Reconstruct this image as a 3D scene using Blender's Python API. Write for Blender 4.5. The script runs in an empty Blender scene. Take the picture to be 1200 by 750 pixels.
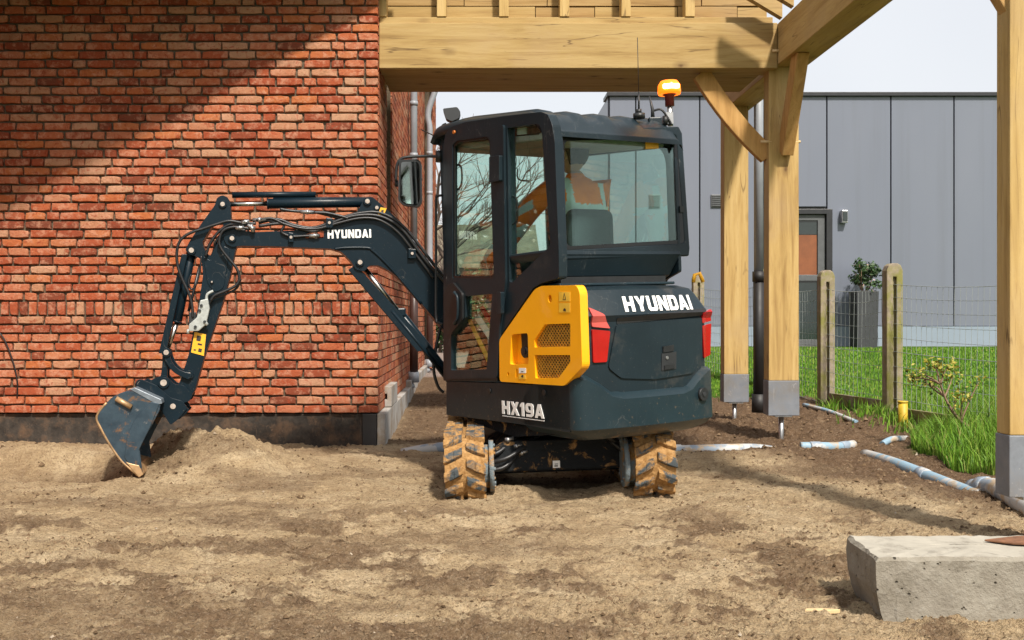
import bpy, bmesh, math, random
import numpy as np
from mathutils import Vector, Matrix
from mathutils.geometry import tessellate_polygon
random.seed(7); RNG = np.random.default_rng(11)
S = bpy.context.scene
COL = S.collection
R = math.radians

# ------------------------------------------------------------------ camera, sky, sun
FPX, CX, CY, EYE = 1190.0, 560.0, 372.0, 1.05      # focal length and principal point in 1200 px units, eye height
cd = bpy.data.cameras.new("camera"); cam = bpy.data.objects.new("camera", cd); COL.objects.link(cam)
cam.location = (0, 0, EYE); cam.rotation_euler = (R(90), 0, 0)
cd.sensor_width = 36; cd.lens = FPX / 1200 * 36
cd.shift_x = (600 - CX) / 1200; cd.shift_y = -(375 - CY) / 1200
cd.clip_start = 0.05; cd.clip_end = 2000
S.camera = cam
SUN = Vector((0.22, -0.62, 0.75)).normalized()
W = bpy.data.worlds.new("World"); S.world = W; W.use_nodes = True
wn = W.node_tree.nodes; wl = W.node_tree.links; wn.clear()
sky = wn.new("ShaderNodeTexSky"); sky.sky_type = 'NISHITA'; sky.sun_disc = False
sky.sun_elevation = math.asin(SUN.z); sky.sun_rotation = math.atan2(SUN.x, SUN.y)
sky.dust_density = 4; sky.air_density = 1.0
bg = wn.new("ShaderNodeBackground"); bg.inputs[1].default_value = 0.04
bg2 = wn.new("ShaderNodeBackground"); bg2.inputs[1].default_value = 1.0
tcw = wn.new("ShaderNodeTexCoord"); nzw = wn.new("ShaderNodeTexNoise"); nzw.inputs['Scale'].default_value = 1.6; nzw.inputs['Detail'].default_value = 3
rpw = wn.new("ShaderNodeValToRGB"); rpw.color_ramp.elements[0].color = (.54, .54, .545, 1); rpw.color_ramp.elements[1].color = (.615, .61, .605, 1)
rpw.color_ramp.elements[0].position = .35; rpw.color_ramp.elements[1].position = .65
wl.new(tcw.outputs['Generated'], nzw.inputs['Vector']); wl.new(nzw.outputs['Fac'], rpw.inputs['Fac']); wl.new(rpw.outputs['Color'], bg2.inputs['Color'])
ad = wn.new("ShaderNodeAddShader"); out = wn.new("ShaderNodeOutputWorld")
wl.new(sky.outputs[0], bg.inputs[0]); wl.new(bg.outputs[0], ad.inputs[0]); wl.new(bg2.outputs[0], ad.inputs[1]); wl.new(ad.outputs[0], out.inputs[0])
sd = bpy.data.lights.new("sun", 'SUN'); sd.energy = 5.0; sd.angle = R(4.0); sd.color = (1.0, .93, .83)
sun = bpy.data.objects.new("sun", sd); COL.objects.link(sun); sun.rotation_euler = SUN.to_track_quat('Z', 'Y').to_euler(); sun.location = (5, -10, 14)
S.view_settings.view_transform = 'Standard'; S.view_settings.look = 'None'; S.view_settings.exposure = 0.32; S.view_settings.gamma = 1
S.render.engine = 'CYCLES'; S.cycles.transparent_max_bounces = 16; S.cycles.max_bounces = 8

# ------------------------------------------------------------------ materials
def rgb(c): return (c[0], c[1], c[2], 1.0)
class NT:
    def __init__(s, name):
        s.m = bpy.data.materials.new(name); s.m.use_nodes = True; s.t = s.m.node_tree
        s.b = s.t.nodes.get("Principled BSDF"); s.out = s.t.nodes.get("Material Output")
    def n(s, t, **k):
        x = s.t.nodes.new("ShaderNode" + t)
        for a, v in k.items(): setattr(x, a, v)
        return x
    def l(s, a, b): s.t.links.new(a, b)
    def coord(s, scale=(1, 1, 1), loc=(0, 0, 0), kind='Object'):
        tc = s.n("TexCoord"); mp = s.n("Mapping"); mp.inputs['Scale'].default_value = scale; mp.inputs['Location'].default_value = loc
        s.l(tc.outputs[kind], mp.inputs['Vector']); return mp.outputs[0]
    def noise(s, vec, scale, detail=4, rough=.6, dist=0):
        x = s.n("TexNoise"); x.inputs['Scale'].default_value = scale; x.inputs['Detail'].default_value = detail
        x.inputs['Roughness'].default_value = rough; x.inputs['Distortion'].default_value = dist
        s.l(vec, x.inputs['Vector']); return x.outputs['Fac']
    def ramp(s, fac, stops, interp='LINEAR'):
        r = s.n("ValToRGB"); cr = r.color_ramp; cr.interpolation = interp
        while len(cr.elements) < len(stops): cr.elements.new(.5)
        for e, (p, c) in zip(cr.elements, stops): e.position = p; e.color = rgb(c) if not isinstance(c, float) else (c, c, c, 1)
        s.l(fac, r.inputs['Fac']); return r.outputs['Color']
    def mix(s, fac, a, b, mode='MIX'):
        m = s.n("Mix", data_type='RGBA', blend_type=mode)
        for i, v in ((0, fac), (6, a), (7, b)):
            if hasattr(v, 'links') or hasattr(v, 'is_output'): s.l(v, m.inputs[i])
            elif i == 0: m.inputs[0].default_value = v
            else: m.inputs[i].default_value = rgb(v)
        return m.outputs[2]
    def math(s, op, a, b=0.0):
        m = s.n("Math", operation=op)
        for i, v in ((0, a), (1, b)):
            if hasattr(v, 'is_output'): s.l(v, m.inputs[i])
            else: m.inputs[i].default_value = v
        return m.outputs[0]
    def bump(s, h, strength=.3, dist=.01):
        b = s.n("Bump"); b.inputs['Strength'].default_value = strength; b.inputs['Distance'].default_value = dist
        s.l(h, b.inputs['Height']); s.l(b.outputs[0], s.b.inputs['Normal'])
    def base(s, c):
        if hasattr(c, 'is_output'): s.l(c, s.b.inputs['Base Color'])
        else: s.b.inputs['Base Color'].default_value = rgb(c)
    def set(s, rough=.6, metal=0, spec=.5, coat=0):
        if hasattr(rough, 'is_output'): s.l(rough, s.b.inputs['Roughness'])
        else: s.b.inputs['Roughness'].default_value = rough
        s.b.inputs['Metallic'].default_value = metal; s.b.inputs['Specular IOR Level'].default_value = spec
        s.b.inputs['Coat Weight'].default_value = coat; return s.m

def simple(name, c, rough=.6, metal=0, var=.15, nscale=14, bump=0.0, coat=0, spec=.5, dirt=None, dscale=6, dth=.62, mudz=None):
    t = NT(name); v = t.coord()
    n = t.noise(v, nscale, 5)
    lo = tuple(x * (1 - var) for x in c); hi = tuple(min(1, x * (1 + var)) for x in c)
    col = t.ramp(n, [(.3, lo), (.7, hi)])
    if dirt:
        d = t.noise(v, dscale, 7, .7)
        col = t.mix(t.ramp(d, [(dth - .08, 0.0), (dth + .1, 1.0)]), col, dirt)
        sp = t.noise(t.coord((1, 1, 1), (2, 7, 4)), 95, 3, .6); col = t.mix(t.ramp(sp, [(.68, 0.0), (.72, .55)]), col, tuple(min(1, x * 2.2 + .02) for x in dirt))
        sc = t.math('ABSOLUTE', t.math('SUBTRACT', t.noise(t.coord((1, 1, .25), (9, 1, 5)), 7, 3, .5, 1.5), .5)); col = t.mix(t.math('MULTIPLY', t.ramp(sc, [(.0015, .5), (.004, 0.0)]), t.ramp(t.noise(v, 4, 2), [(.5, 0.0), (.6, 1.0)])), col, tuple(min(1, x * 2.5 + .03) for x in dirt))
    if mudz:      # dried mud thrown up on the lowest part of the machine
        sx = t.n("SeparateXYZ"); t.l(t.coord(), sx.inputs[0]); mn = t.noise(v, 16, 6, .75, .6)
        f = t.math('ADD', t.math('MULTIPLY', t.math('SUBTRACT', mudz - .02, sx.outputs[2]), 2.2), mn)
        col = t.mix(t.ramp(f, [(.56, 0.0), (.66, .75)]), col, (.20, .13, .07))
        fs = t.noise(t.coord((1, 1, 1), (4, 4, 1)), 48, 3, .6); f2 = t.math('ADD', t.math('MULTIPLY', t.math('SUBTRACT', mudz + .25, sx.outputs[2]), .35), fs)
        col = t.mix(t.ramp(f2, [(.71, 0.0), (.75, .45)]), col, (.16, .11, .065))
    t.base(col)
    if bump: t.bump(n, bump, .01)
    rr = t.math('ADD', t.math('MULTIPLY', t.noise(v, nscale * .6, 3), .25), rough - .12)
    return t.set(rr, metal, spec, coat)

def wood(name, axis, tint=(1, 1, 1)):
    t = NT(name); sc = [9, 9, 9]; sc[axis] = .7
    v = t.coord(tuple(sc)); v1 = t.coord((1, 1, 1))
    g = t.noise(v, 1.6, 6, .62, .6); g2 = t.noise(v, 9, 4, .7); big = t.noise(v1, 1.3, 4)
    c = t.ramp(g, [(.22, (.24 * tint[0], .14 * tint[1], .045 * tint[2])), (.45, (.43 * tint[0], .285 * tint[1], .105 * tint[2])), (.62, (.50 * tint[0], .35 * tint[1], .145 * tint[2])), (.8, (.42 * tint[0], .27 * tint[1], .105 * tint[2]))])
    c = t.mix(t.ramp(g2, [(.55, 0.0), (.75, .55)]), c, (.26, .145, .06))
    c = t.mix(t.ramp(big, [(.52, 0.0), (.72, .5)]), c, (.36, .25, .14))
    ks = [1.6, 1.6, 1.6]; ks[axis] = .9
    vo = t.n("TexVoronoi"); vo.inputs['Scale'].default_value = 2.6; t.l(t.coord(tuple(ks), (.3, .2, .7)), vo.inputs['Vector'])
    wob = t.math('ADD', vo.outputs['Distance'], t.math('MULTIPLY', t.noise(v1, 30, 3), .05))
    c = t.mix(t.ramp(wob, [(.06, .95), (.10, .45), (.22, 0.0)]), c, (.10, .05, .02))
    cr = t.math('ABSOLUTE', t.math('SUBTRACT', t.noise(t.coord(tuple(x * .55 for x in sc), (5, 3, 8)), 1.5, 3, .5, .3), .5)); cm = t.math('MULTIPLY', t.ramp(cr, [(.002, 1.0), (.006, 0.0)]), t.ramp(t.noise(v1, 2.3, 2), [(.54, 0.0), (.60, .75)]))
    c = t.mix(cm, c, (.07, .035, .015))
    t.base(c); t.bump(t.math('ADD', g2, g), .35, .004)
    return t.set(.72, 0, .25)

M = {}
M['paint'] = simple("slate_blue_paint", (.010, .019, .025), .36, 0, .12, 5, spec=.33, dirt=(.045, .045, .043), dscale=3.5, dth=.66, mudz=.44)
M['paint2'] = simple("slate_blue_weight", (.011, .024, .031), .33, 0, .12, 5, spec=.38, dirt=(.045, .045, .043), dscale=4, dth=.66, mudz=.42)
M['boom'] = simple("dark_boom_paint", (.004, .012, .019), .36, 0, .12, 6, spec=.22, dirt=(.04, .036, .03), dscale=5, dth=.70)
M['black'] = simple("black_plastic", (.012, .013, .014), .45, 0, .3, 20)
M['rubber'] = simple("hose_rubber", (.012, .012, .013), .42, 0, .3, 30)
M['glassrim'] = simple("window_seal", (.008, .009, .01), .3)
M['yellow'] = simple("amber_panel_paint", (1.0, .42, .006), .32, 0, .06, 5, coat=.35, spec=.5)
M['grille'] = simple("grille_mesh", (.50, .25, .03), .5, 0, .3, 30)
M['white'] = simple("white_lettering", (.82, .82, .80), .45, 0, .04)
M['red'] = simple("red_lens", (.36, .004, .006), .18, 0, .1, coat=.6)
M['pink'] = simple("upper_lens", (.55, .09, .08), .2, 0, .1, coat=.6)
M['chrome'] = simple("chrome_rod", (.55, .52, .48), .22, 1, .1)
M['steel'] = simple("bare_steel", (.42, .42, .42), .35, .9, .2, 20)
M['pin'] = simple("pin_face", (.42, .36, .31), .45, .2, .25, 40)
M['sticker'] = simple("warning_sticker", (.80, .40, .02), .5, 0, .08)
M['ink'] = simple("sticker_ink", (.03, .025, .02), .6)
M['lamp'] = simple("lamp_shell", (.02, .022, .024), .5)
M['valve'] = simple("cast_valve", (.40, .42, .40), .45, .3, .25, 30)
M['vest'] = simple("hi_vis_orange", (1.0, .20, .010), .75, 0, .2, 10, bump=1.0)
M['reflect'] = simple("reflective_tape", (.50, .58, .56), .4, 0, .1)
M['navy'] = simple("navy_trousers", (.02, .03, .06), .8)
M['skin'] = simple("skin", (.50, .27, .19), .55, 0, .08)
M['hair'] = simple("brown_hair", (.05, .028, .015), .7, 0, .4, 60, bump=.8)
M['seat'] = simple("seat_fabric", (.035, .045, .052), .8, 0, .2, 60)
M['mirror'] = simple("mirror_glass", (.75, .78, .75), .04, 1, .02)
M['door'] = simple("door_frame_black", (.02, .021, .024), .4)
M['doorwood'] = simple("red_brown_door", (.20, .065, .022), .5, 0, .2, 5)
M['concrete'] = simple("concrete", (.205, .19, .16), .85, 0, .18, 9, bump=.8, dirt=(.11, .095, .072), dscale=6, dth=.54)
def concretemat():
    t = NT("pitted_concrete"); v = t.coord(); n = t.noise(v, 7, 6, .7, .4); n2 = t.noise(v, 45, 4, .7); n3 = t.noise(t.coord((1, 1, .35), (3, 1, 1)), 9, 4, .6)
    c = t.ramp(n, [(.3, (.18, .16, .125)), (.5, (.235, .212, .172)), (.7, (.275, .255, .21))])
    c = t.mix(t.ramp(n3, [(.55, 0.0), (.72, .55)]), c, (.12, .10, .075)); c = t.mix(t.ramp(n2, [(.58, 0.0), (.70, .5)]), c, (.30, .285, .25))
    vo = t.n("TexVoronoi"); vo.inputs['Scale'].default_value = 34; t.l(v, vo.inputs['Vector']); sel = t.noise(v, 12, 2)
    pit = t.math('MULTIPLY', t.ramp(vo.outputs['Distance'], [(.10, 1.0), (.20, 0.0)]), t.ramp(sel, [(.5, 0.0), (.6, 1.0)]))
    c = t.mix(pit, c, (.05, .042, .033)); t.base(c); t.bump(t.math('SUBTRACT', t.math('ADD', n2, n), t.math('MULTIPLY', pit, 1.5)), .9, .008); return t.set(.88, 0, .2)
M['concrete'] = concretemat()
M['postconc'] = simple("mossy_concrete", (.27, .22, .165), .9, 0, .25, 14, bump=.5, dirt=(.20, .19, .05), dscale=5, dth=.5)
M['zinc'] = simple("zinc_grey", (.27, .29, .32), .5, .1, .1, 8)
M['brownpipe'] = simple("brown_pipe", (.045, .022, .018), .4, 0, .15)
M['blackpipe'] = simple("black_pipe", (.012, .011, .011), .55, 0, .2)
M['pot'] = simple("black_pot", (.035, .038, .042), .6)
M['wire'] = simple("galvanised_wire", (.30, .33, .32), .5, .3)
M['rust'] = simple("rusty_steel", (.17, .075, .035), .85, 0, .4, 25, bump=.5)
M['foot'] = simple("bitumen_plinth", (.035, .028, .022), .85, 0, .6, 12, bump=1.0, dirt=(.10, .06, .035), dscale=7, dth=.56)
M['block'] = simple("foundation_block", (.33, .32, .30), .9, 0, .15, 10, bump=.3, dirt=(.23, .18, .13), dscale=3, dth=.52)
M['twig'] = simple("bare_twigs", (.16, .11, .09), .9, 0, .3, 5)
M['bark'] = simple("bark", (.12, .09, .07), .9, 0, .3, 8, bump=.5)
M['tile'] = simple("roof_tile", (.19, .165, .12), .8, 0, .3, 3)
M['farwall'] = simple("pale_brick", (.42, .33, .28), .8, 0, .1)
M['yellowpost'] = simple("yellow_plastic", (.50, .34, .02), .5)
M['woodx'] = wood("oak_along_x", 0, (.80, .80, .80)); M['woody'] = wood("oak_along_y", 1); M['woodz'] = wood("oak_along_z", 2)
M['brace'] = wood("oak_brace", 2, (1.02, .86, .75)); M['board'] = wood("oak_board", 0, (.72, .68, .68)); M['peg'] = simple("oak_peg", (.62, .45, .24), .7)
M['roof_and_backing'] = simple("dark_roof_and_backing", (.05, .04, .03), .8)
M['leaf'] = simple("shrub_leaf", (.035, .075, .02), .55, 0, .5, 9)
M['leaf2'] = simple("yellow_leaf", (.30, .26, .03), .6, 0, .45, 25)
M['petal'] = simple("pink_petal", (.55, .38, .32), .6)
M['stem'] = simple("shrub_stem", (.20, .13, .08), .85)
M['shoe'] = simple("galvanised_shoe", (.19, .205, .23), .6, .2, .18, 16, dirt=(.17, .16, .15), dscale=4, dth=.55)

def glassmat(name, tint, refl=.35, fk=.3):
    t = NT(name); t.t.nodes.remove(t.b)
    tr = t.n("BsdfTransparent"); tr.inputs[0].default_value = rgb(tint)
    gl = t.n("BsdfGlossy"); gl.inputs['Roughness'].default_value = .01; gl.inputs[0].default_value = (.9, 1, .97, 1)
    fr = t.n("Fresnel"); fr.inputs[0].default_value = 1.5
    f = t.math('ADD', t.math('MULTIPLY', fr.outputs[0], fk), .02 * refl)
    mx = t.n("MixShader"); t.l(f, mx.inputs[0]); t.l(tr.outputs[0], mx.inputs[1]); t.l(gl.outputs[0], mx.inputs[2]); t.l(mx.outputs[0], t.out.inputs[0])
    return t.m
M['glass'] = glassmat("tinted_cab_glass", (.90, .98, .95), fk=.32)
M['glass2'] = glassmat("rear_cab_glass", (.895, .995, .965), 1.0, fk=.2)
M['darkglass'] = simple("dark_door_glass", (.02, .03, .03), .08, 0, .1, coat=.5)

def emis(name, c, s):
    t = NT(name); t.base(c); t.b.inputs['Emission Color'].default_value = rgb(c); t.b.inputs['Emission Strength'].default_value = s
    return t.set(.3)
M['beacon'] = emis("amber_beacon_lit", (1.0, .17, .005), 1.5)
M['beaconcore'] = emis("beacon_core_lit", (1.0, .66, .16), 14.0)

def brickmat():
    t = NT("fired_brick")
    oi = t.n("ObjectInfo"); ge = t.n("NewGeometry")
    r = t.math('FRACT', t.math('ADD', oi.outputs['Random'], ge.outputs['Random Per Island']))
    pos = ge.outputs['Position']
    base = t.ramp(r, [(0, (0.151, 0.045, 0.025)), (.07, (0.202, 0.053, 0.027)), (.16, (0.266, 0.062, 0.029)), (.30, (0.331, 0.081, 0.035)), (.40, (0.389, 0.119, 0.054)),
                      (.54, (0.403, 0.145, 0.077)), (.60, (0.367, 0.100, 0.041)), (.70, (0.410, 0.131, 0.046)), (.80, (0.403, 0.156, 0.082)), (.88, (0.389, 0.196, 0.110)), (.95, (0.418, 0.235, 0.142)), (1, (0.317, 0.145, 0.085))])
    nz = t.noise(pos, 16, 6, .75, .2); nf = t.noise(pos, 60, 4, .7); nd = t.noise(pos, 17, 5, .7, 1.2)
    c = t.mix(t.ramp(nz, [(.49, 0.0), (.60, .55)]), base, (.52, .27, .175))
    c = t.mix(t.ramp(nd, [(.53, 0.0), (.64, .75)]), c, (.27, .048, .02))
    c = t.mix(t.ramp(nf, [(.56, 0.0), (.74, .5)]), c, (.15, .075, .05))
    t.base(c); t.bump(t.math('ADD', nf, nz), .8, .008)
    return t.set(.9, 0, .15)
M['brick'] = brickmat()
M['mortar'] = simple("mortar", (.105, .080, .052), .95, 0, .3, 40, bump=.8)

def trackmat(name, rub, th):
    t = NT(name); v = t.coord(); n = t.noise(v, 11, 6, .65, .5); n2 = t.noise(v, 40, 4)
    mud = t.ramp(n2, [(.35, (.24, .125, .04)), (.65, (.40, .235, .095))])
    c = t.mix(t.ramp(n, [(th - .05, 0.0), (th + .05, 1.0)]), mud, rub)
    t.base(c); t.bump(t.math('ADD', n2, n), .8, .012); return t.set(.85, 0, .2)
M['trackbelt'] = trackmat("muddy_belt", (.10, .07, .05), .66)
M['lug'] = trackmat("muddy_lug", (.060, .072, .078), .53)
M['frame'] = trackmat("oily_frame", (.013, .015, .017), .385)
M['mudmetal'] = trackmat("muddy_wheel", (.16, .20, .22), .45)
def bucketmat():
    t = NT("worn_bucket"); v = t.coord(); n = t.noise(v, 7, 7, .7, .6); n2 = t.noise(v, 26, 5, .7)
    c = t.ramp(t.noise(v, 12, 4), [(.3, (.022, .040, .058)), (.7, (.045, .075, .10))])
    c = t.mix(t.ramp(n, [(.56, 0.0), (.64, .85)]), c, (.20, .10, .04))
    c = t.mix(t.ramp(n2, [(.63, 0.0), (.72, .6)]), c, (.34, .31, .28))
    t.base(c); t.bump(n2, .3, .005); return t.set(.42, .3, .5)
M['bucket'] = bucketmat()
M['wornedge'] = simple("worn_edge", (.42, .27, .14), .45, .5, .4, 14, bump=.4)
def pipemat(name, blue):
    t = NT(name); v = t.coord(); n = t.noise(v, 4, 5, .6, .6); n2 = t.noise(t.coord((1, 1, 1), (3, 1, 2)), 5, 5, .7)
    c = t.mix(t.ramp(n, [(.50, 0.0), (.54, .9)]), (.43, .43, .42), blue)
    c = t.mix(t.ramp(n2, [(.53, 0.0), (.60, .95)]), c, (.40, .30, .19)); t.base(c); return t.set(.6)
M['pvc'] = pipemat("pvc_pipe", (.20, .33, .43))
M['pvc2'] = pipemat("grey_pvc_pipe", (.20, .26, .33))

# ------------------------------------------------------------------ mesh helpers
class G:
    def __init__(s): s.v = []; s.f = []; s.sm = []; s.mi = []
    def add(s, V, F, smooth=False, m=0):
        o = len(s.v); s.v += [tuple(p) for p in V]; s.f += [tuple(i + o for i in f) for f in F]
        s.sm += [smooth] * len(F); s.mi += [m] * len(F); return s
    def box(s, a, b, X=None, m=0):
        x0, y0, z0 = a; x1, y1, z1 = b
        V = [Vector(p) for p in ((x0, y0, z0), (x1, y0, z0), (x1, y1, z0), (x0, y1, z0), (x0, y0, z1), (x1, y0, z1), (x1, y1, z1), (x0, y1, z1))]
        if X is not None: V = [X(*p) if callable(X) else X @ p for p in V]
        return s.add(V, [(0, 3, 2, 1), (4, 5, 6, 7), (0, 1, 5, 4), (1, 2, 6, 5), (2, 3, 7, 6), (3, 0, 4, 7)], False, m)
    def tube(s, pts, r, n=8, cap=True, X=None, m=0, smooth=True):
        P = [Vector(p) for p in pts]
        if X is not None: P = [X(*p) if callable(X) else X @ p for p in P]
        rr = r if isinstance(r, (list, tuple)) else [r] * len(P)
        V = []; prev = None
        for i, p in enumerate(P):
            d = (P[min(i + 1, len(P) - 1)] - P[max(i - 1, 0)]).normalized()
            if prev is None:
                a = Vector((0, 0, 1)) if abs(d.z) < .9 else Vector((1, 0, 0)); u = d.cross(a).normalized()
            else:
                u = prev - d * prev.dot(d); u = u.normalized() if u.length > 1e-6 else d.orthogonal().normalized()
            prev = u; w = d.cross(u)
            for k in range(n):
                t = 2 * math.pi * k / n; V.append(p + (u * math.cos(t) + w * math.sin(t)) * rr[i])
        F = [(i * n + k, i * n + (k + 1) % n, (i + 1) * n + (k + 1) % n, (i + 1) * n + k) for i in range(len(P) - 1) for k in range(n)]
        s.add(V, F, smooth, m)
        if cap:
            o = len(s.v) - len(V)
            s.f += [tuple(o + k for k in range(n))[::-1], tuple(o + (len(P) - 1) * n + k for k in range(n))]; s.sm += [False, False]; s.mi += [m, m]
        return s
    def cyl(s, a, b, r, n=20, X=None, m=0, r2=None): return s.tube([a, b], [r, r if r2 is None else r2], n, True, X, m)
    def prism(s, outer, t0, t1, fn, holes=(), m=0, cuts=0):
        """polygon (a,b) with holes, solid between t0 and t1, mapped by fn(a,b,t)"""
        loops = [list(outer)] + [list(h) for h in holes]
        flat = [p for lp in loops for p in lp]
        tris = tessellate_polygon([[Vector((p[0], p[1], 0)) for p in lp] for lp in loops])
        n = len(flat)
        V = [Vector(fn(p[0], p[1], t0)) for p in flat] + [Vector(fn(p[0], p[1], t1)) for p in flat]
        F = [tuple(t) for t in tris] + [tuple(n + i for i in t[::-1]) for t in tris]
        o = 0
        for lp in loops:
            k = len(lp); F += [(o + i, o + (i + 1) % k, n + o + (i + 1) % k, n + o + i) for i in range(k)]; o += k
        return s.add(V, F, False, m)
    def loft(s, rings, smooth=True, cap=True, close=True, m=0):
        n = len(rings[0]); V = [p for r in rings for p in r]; k2 = n if close else n - 1
        F = [(i * n + k, i * n + (k + 1) % n, (i + 1) * n + (k + 1) % n, (i + 1) * n + k) for i in range(len(rings) - 1) for k in range(k2)]
        s.add(V, F, smooth, m)
        if cap:
            o = len(s.v) - len(V); s.f += [tuple(o + k for k in range(n))[::-1], tuple(o + (len(rings) - 1) * n + k for k in range(n))]; s.sm += [False] * 2; s.mi += [m] * 2
        return s

def empty(name, loc, label, cat, group=None, rot=(0, 0, 0)):
    o = bpy.data.objects.new(name, None); o.empty_display_size = .2; COL.objects.link(o); o.location = loc; o.rotation_euler = rot
    o['label'] = label; o['category'] = cat
    if group: o['group'] = group
    return o
def tag(o, label=None, cat=None, group=None, kind=None):
    for k, v in (('label', label), ('category', cat), ('group', group), ('kind', kind)):
        if v: o[k] = v
    return o
def mesh_of(name, g, mats, weld=False):
    me = bpy.data.meshes.new(name); me.from_pydata(g.v, [], g.f)
    me.polygons.foreach_set('use_smooth', g.sm); me.polygons.foreach_set('material_index', g.mi)
    for m in (mats if isinstance(mats, (list, tuple)) else [mats]): me.materials.append(M[m] if isinstance(m, str) else m)
    bm = bmesh.new(); bm.from_mesh(me); bmesh.ops.recalc_face_normals(bm, faces=bm.faces); bm.to_mesh(me); bm.free()
    return me
def crisp(o, a=24):
    o.data.set_sharp_from_angle(angle=R(a)); return o
def part(name, g, mats, parent=None, bevel=0, kind=None, label=None, local=False, seg=2):
    """link g as one object; parents that are Empties at a location keep world coordinates unless local"""
    o = bpy.data.objects.new(name, mesh_of(name, g, mats)); COL.objects.link(o)
    if parent is not None:
        o.parent = parent
        if parent.type == 'EMPTY' and not local: o.location = -parent.location
    if bevel:
        b = o.modifiers.new("bevel", 'BEVEL'); b.width = bevel; b.segments = seg; b.limit_method = 'ANGLE'; b.angle_limit = R(35)
        b.harden_normals = False
    if kind: o['kind'] = kind
    if label: o['label'] = label
    return o
def smooth_path(pts, k=6):
    P = [Vector(p) for p in pts]; out = []
    for i in range(len(P) - 1):
        p0 = P[max(i - 1, 0)]; p1 = P[i]; p2 = P[i + 1]; p3 = P[min(i + 2, len(P) - 1)]
        for j in range(k):
            t = j / k; out.append(.5 * ((2 * p1) + (p2 - p0) * t + (2 * p0 - 5 * p1 + 4 * p2 - p3) * t * t + (3 * p1 - p0 - 3 * p2 + p3) * t ** 3))
    out.append(P[-1]); return out
def roundpoly(pts, r, k=4):
    """round the corners of a 2D polygon"""
    n = len(pts); out = []
    for i in range(n):
        a, b, c = Vector(pts[i - 1]), Vector(pts[i]), Vector(pts[(i + 1) % n])
        rr = r[i] if isinstance(r, (list, tuple)) else r
        d1 = (a - b); d2 = (c - b); L = min(rr, d1.length * .45, d2.length * .45)
        if L < 1e-5: out.append(tuple(b)); continue
        p = b + d1.normalized() * L; q = b + d2.normalized() * L
        for j in range(k + 1):
            t = j / k; out.append(tuple((1 - t) ** 2 * p + 2 * t * (1 - t) * b + t * t * q))
    return out
def WP(px, py, y): return Vector(((px - CX) / FPX * y, y, EYE - (py - CY) / FPX * y))   # point of the place at depth y
def GP(px, py, z=0.0):
    y = (EYE - z) * FPX / (py - CY); return Vector(((px - CX) / FPX * y, y, z))

# numpy value noise for the terrain
_perm = RNG.random((256, 256))
def vnoise(x, y):
    xi = np.floor(x).astype(int); yi = np.floor(y).astype(int); xf = x - xi; yf = y - yi
    u = xf * xf * (3 - 2 * xf); v = yf * yf * (3 - 2 * yf)
    a = _perm[xi % 256, yi % 256]; b = _perm[(xi + 1) % 256, yi % 256]; c = _perm[xi % 256, (yi + 1) % 256]; d = _perm[(xi + 1) % 256, (yi + 1) % 256]
    return (a * (1 - u) + b * u) * (1 - v) + (c * (1 - u) + d * u) * v - .5
def fbm(x, y, o=5, g=.5):
    s = 0; a = 1.0; f = 1.0
    for i in range(o): s = s + a * vnoise(x * f + 17.3 * i, y * f + 9.1 * i); a *= g; f *= 2.03
    return s

# letters: outlines in a 1 x 1 box
LET = {
 'H': (.86, [[(0,0),(.27,0),(.27,.38),(.59,.38),(.59,0),(.86,0),(.86,1),(.59,1),(.59,.62),(.27,.62),(.27,1),(0,1)]]),
 'Y': (.90, [[(.32,0),(.59,0),(.59,.38),(.91,1),(.62,1),(.455,.63),(.29,1),(0,1),(.32,.38)]]),
 'U': (.86, [[(.14,0),(.72,0),(.86,.14),(.86,1),(.59,1),(.59,.22),(.27,.22),(.27,1),(0,1),(0,.14)]]),
 'N': (.88, [[(0,0),(.26,0),(.26,.58),(.60,0),(.88,0),(.88,1),(.62,1),(.62,.43),(.28,1),(0,1)]]),
 'D': (.86, [[(0,0),(.62,0),(.78,.07),(.86,.22),(.86,.78),(.78,.93),(.62,1),(0,1)], [(.27,.22),(.52,.22),(.59,.30),(.59,.70),(.52,.78),(.27,.78)]]),
 'A': (.94, [[(0,0),(.27,0),(.33,.17),(.61,.17),(.67,0),(.94,0),(.61,1),(.33,1)], [(.39,.37),(.55,.37),(.47,.66)]]),
 'I': (.27, [[(0,0),(.27,0),(.27,1),(0,1)]]),
 'X': (.92, [[(0,0),(.29,0),(.46,.32),(.63,0),(.92,0),(.62,.51),(.90,1),(.61,1),(.46,.72),(.31,1),(.02,1),(.30,.51)]]),
 '1': (.46, [[(.16,0),(.43,0),(.43,1),(.18,1),(0,.82),(0,.64),(.16,.72)]]),
 '9': (.84, [[(.06,0),(.62,0),(.78,.10),(.84,.26),(.84,.80),(.76,.94),(.62,1),(.22,1),(.07,.93),(0,.80),(0,.50),(.07,.38),(.20,.32),(.57,.32),(.57,.24),(.52,.20),(.06,.20)], [(.27,.54),(.32,.50),(.57,.50),(.57,.76),(.52,.80),(.32,.80),(.27,.76)]]),
}
def letters(txt, x0, x1, y0, y1, t0, t1, fn, slant=0.0, gap=.13):
    """solid capital letters between x0..x1, mapped by fn(a,b,t)"""
    w = sum(LET[c][0] for c in txt) + gap * (len(txt) - 1); sx = (x1 - x0) / w; g = G(); x = 0
    for c in txt:
        L = [[(x0 + (x + a) * sx + slant * b, y0 + (y1 - y0) * b) for a, b in lp] for lp in LET[c][1]]
        g.prism(L[0], t0, t1, fn, L[1:]); x += LET[c][0] + gap
    return g

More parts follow.
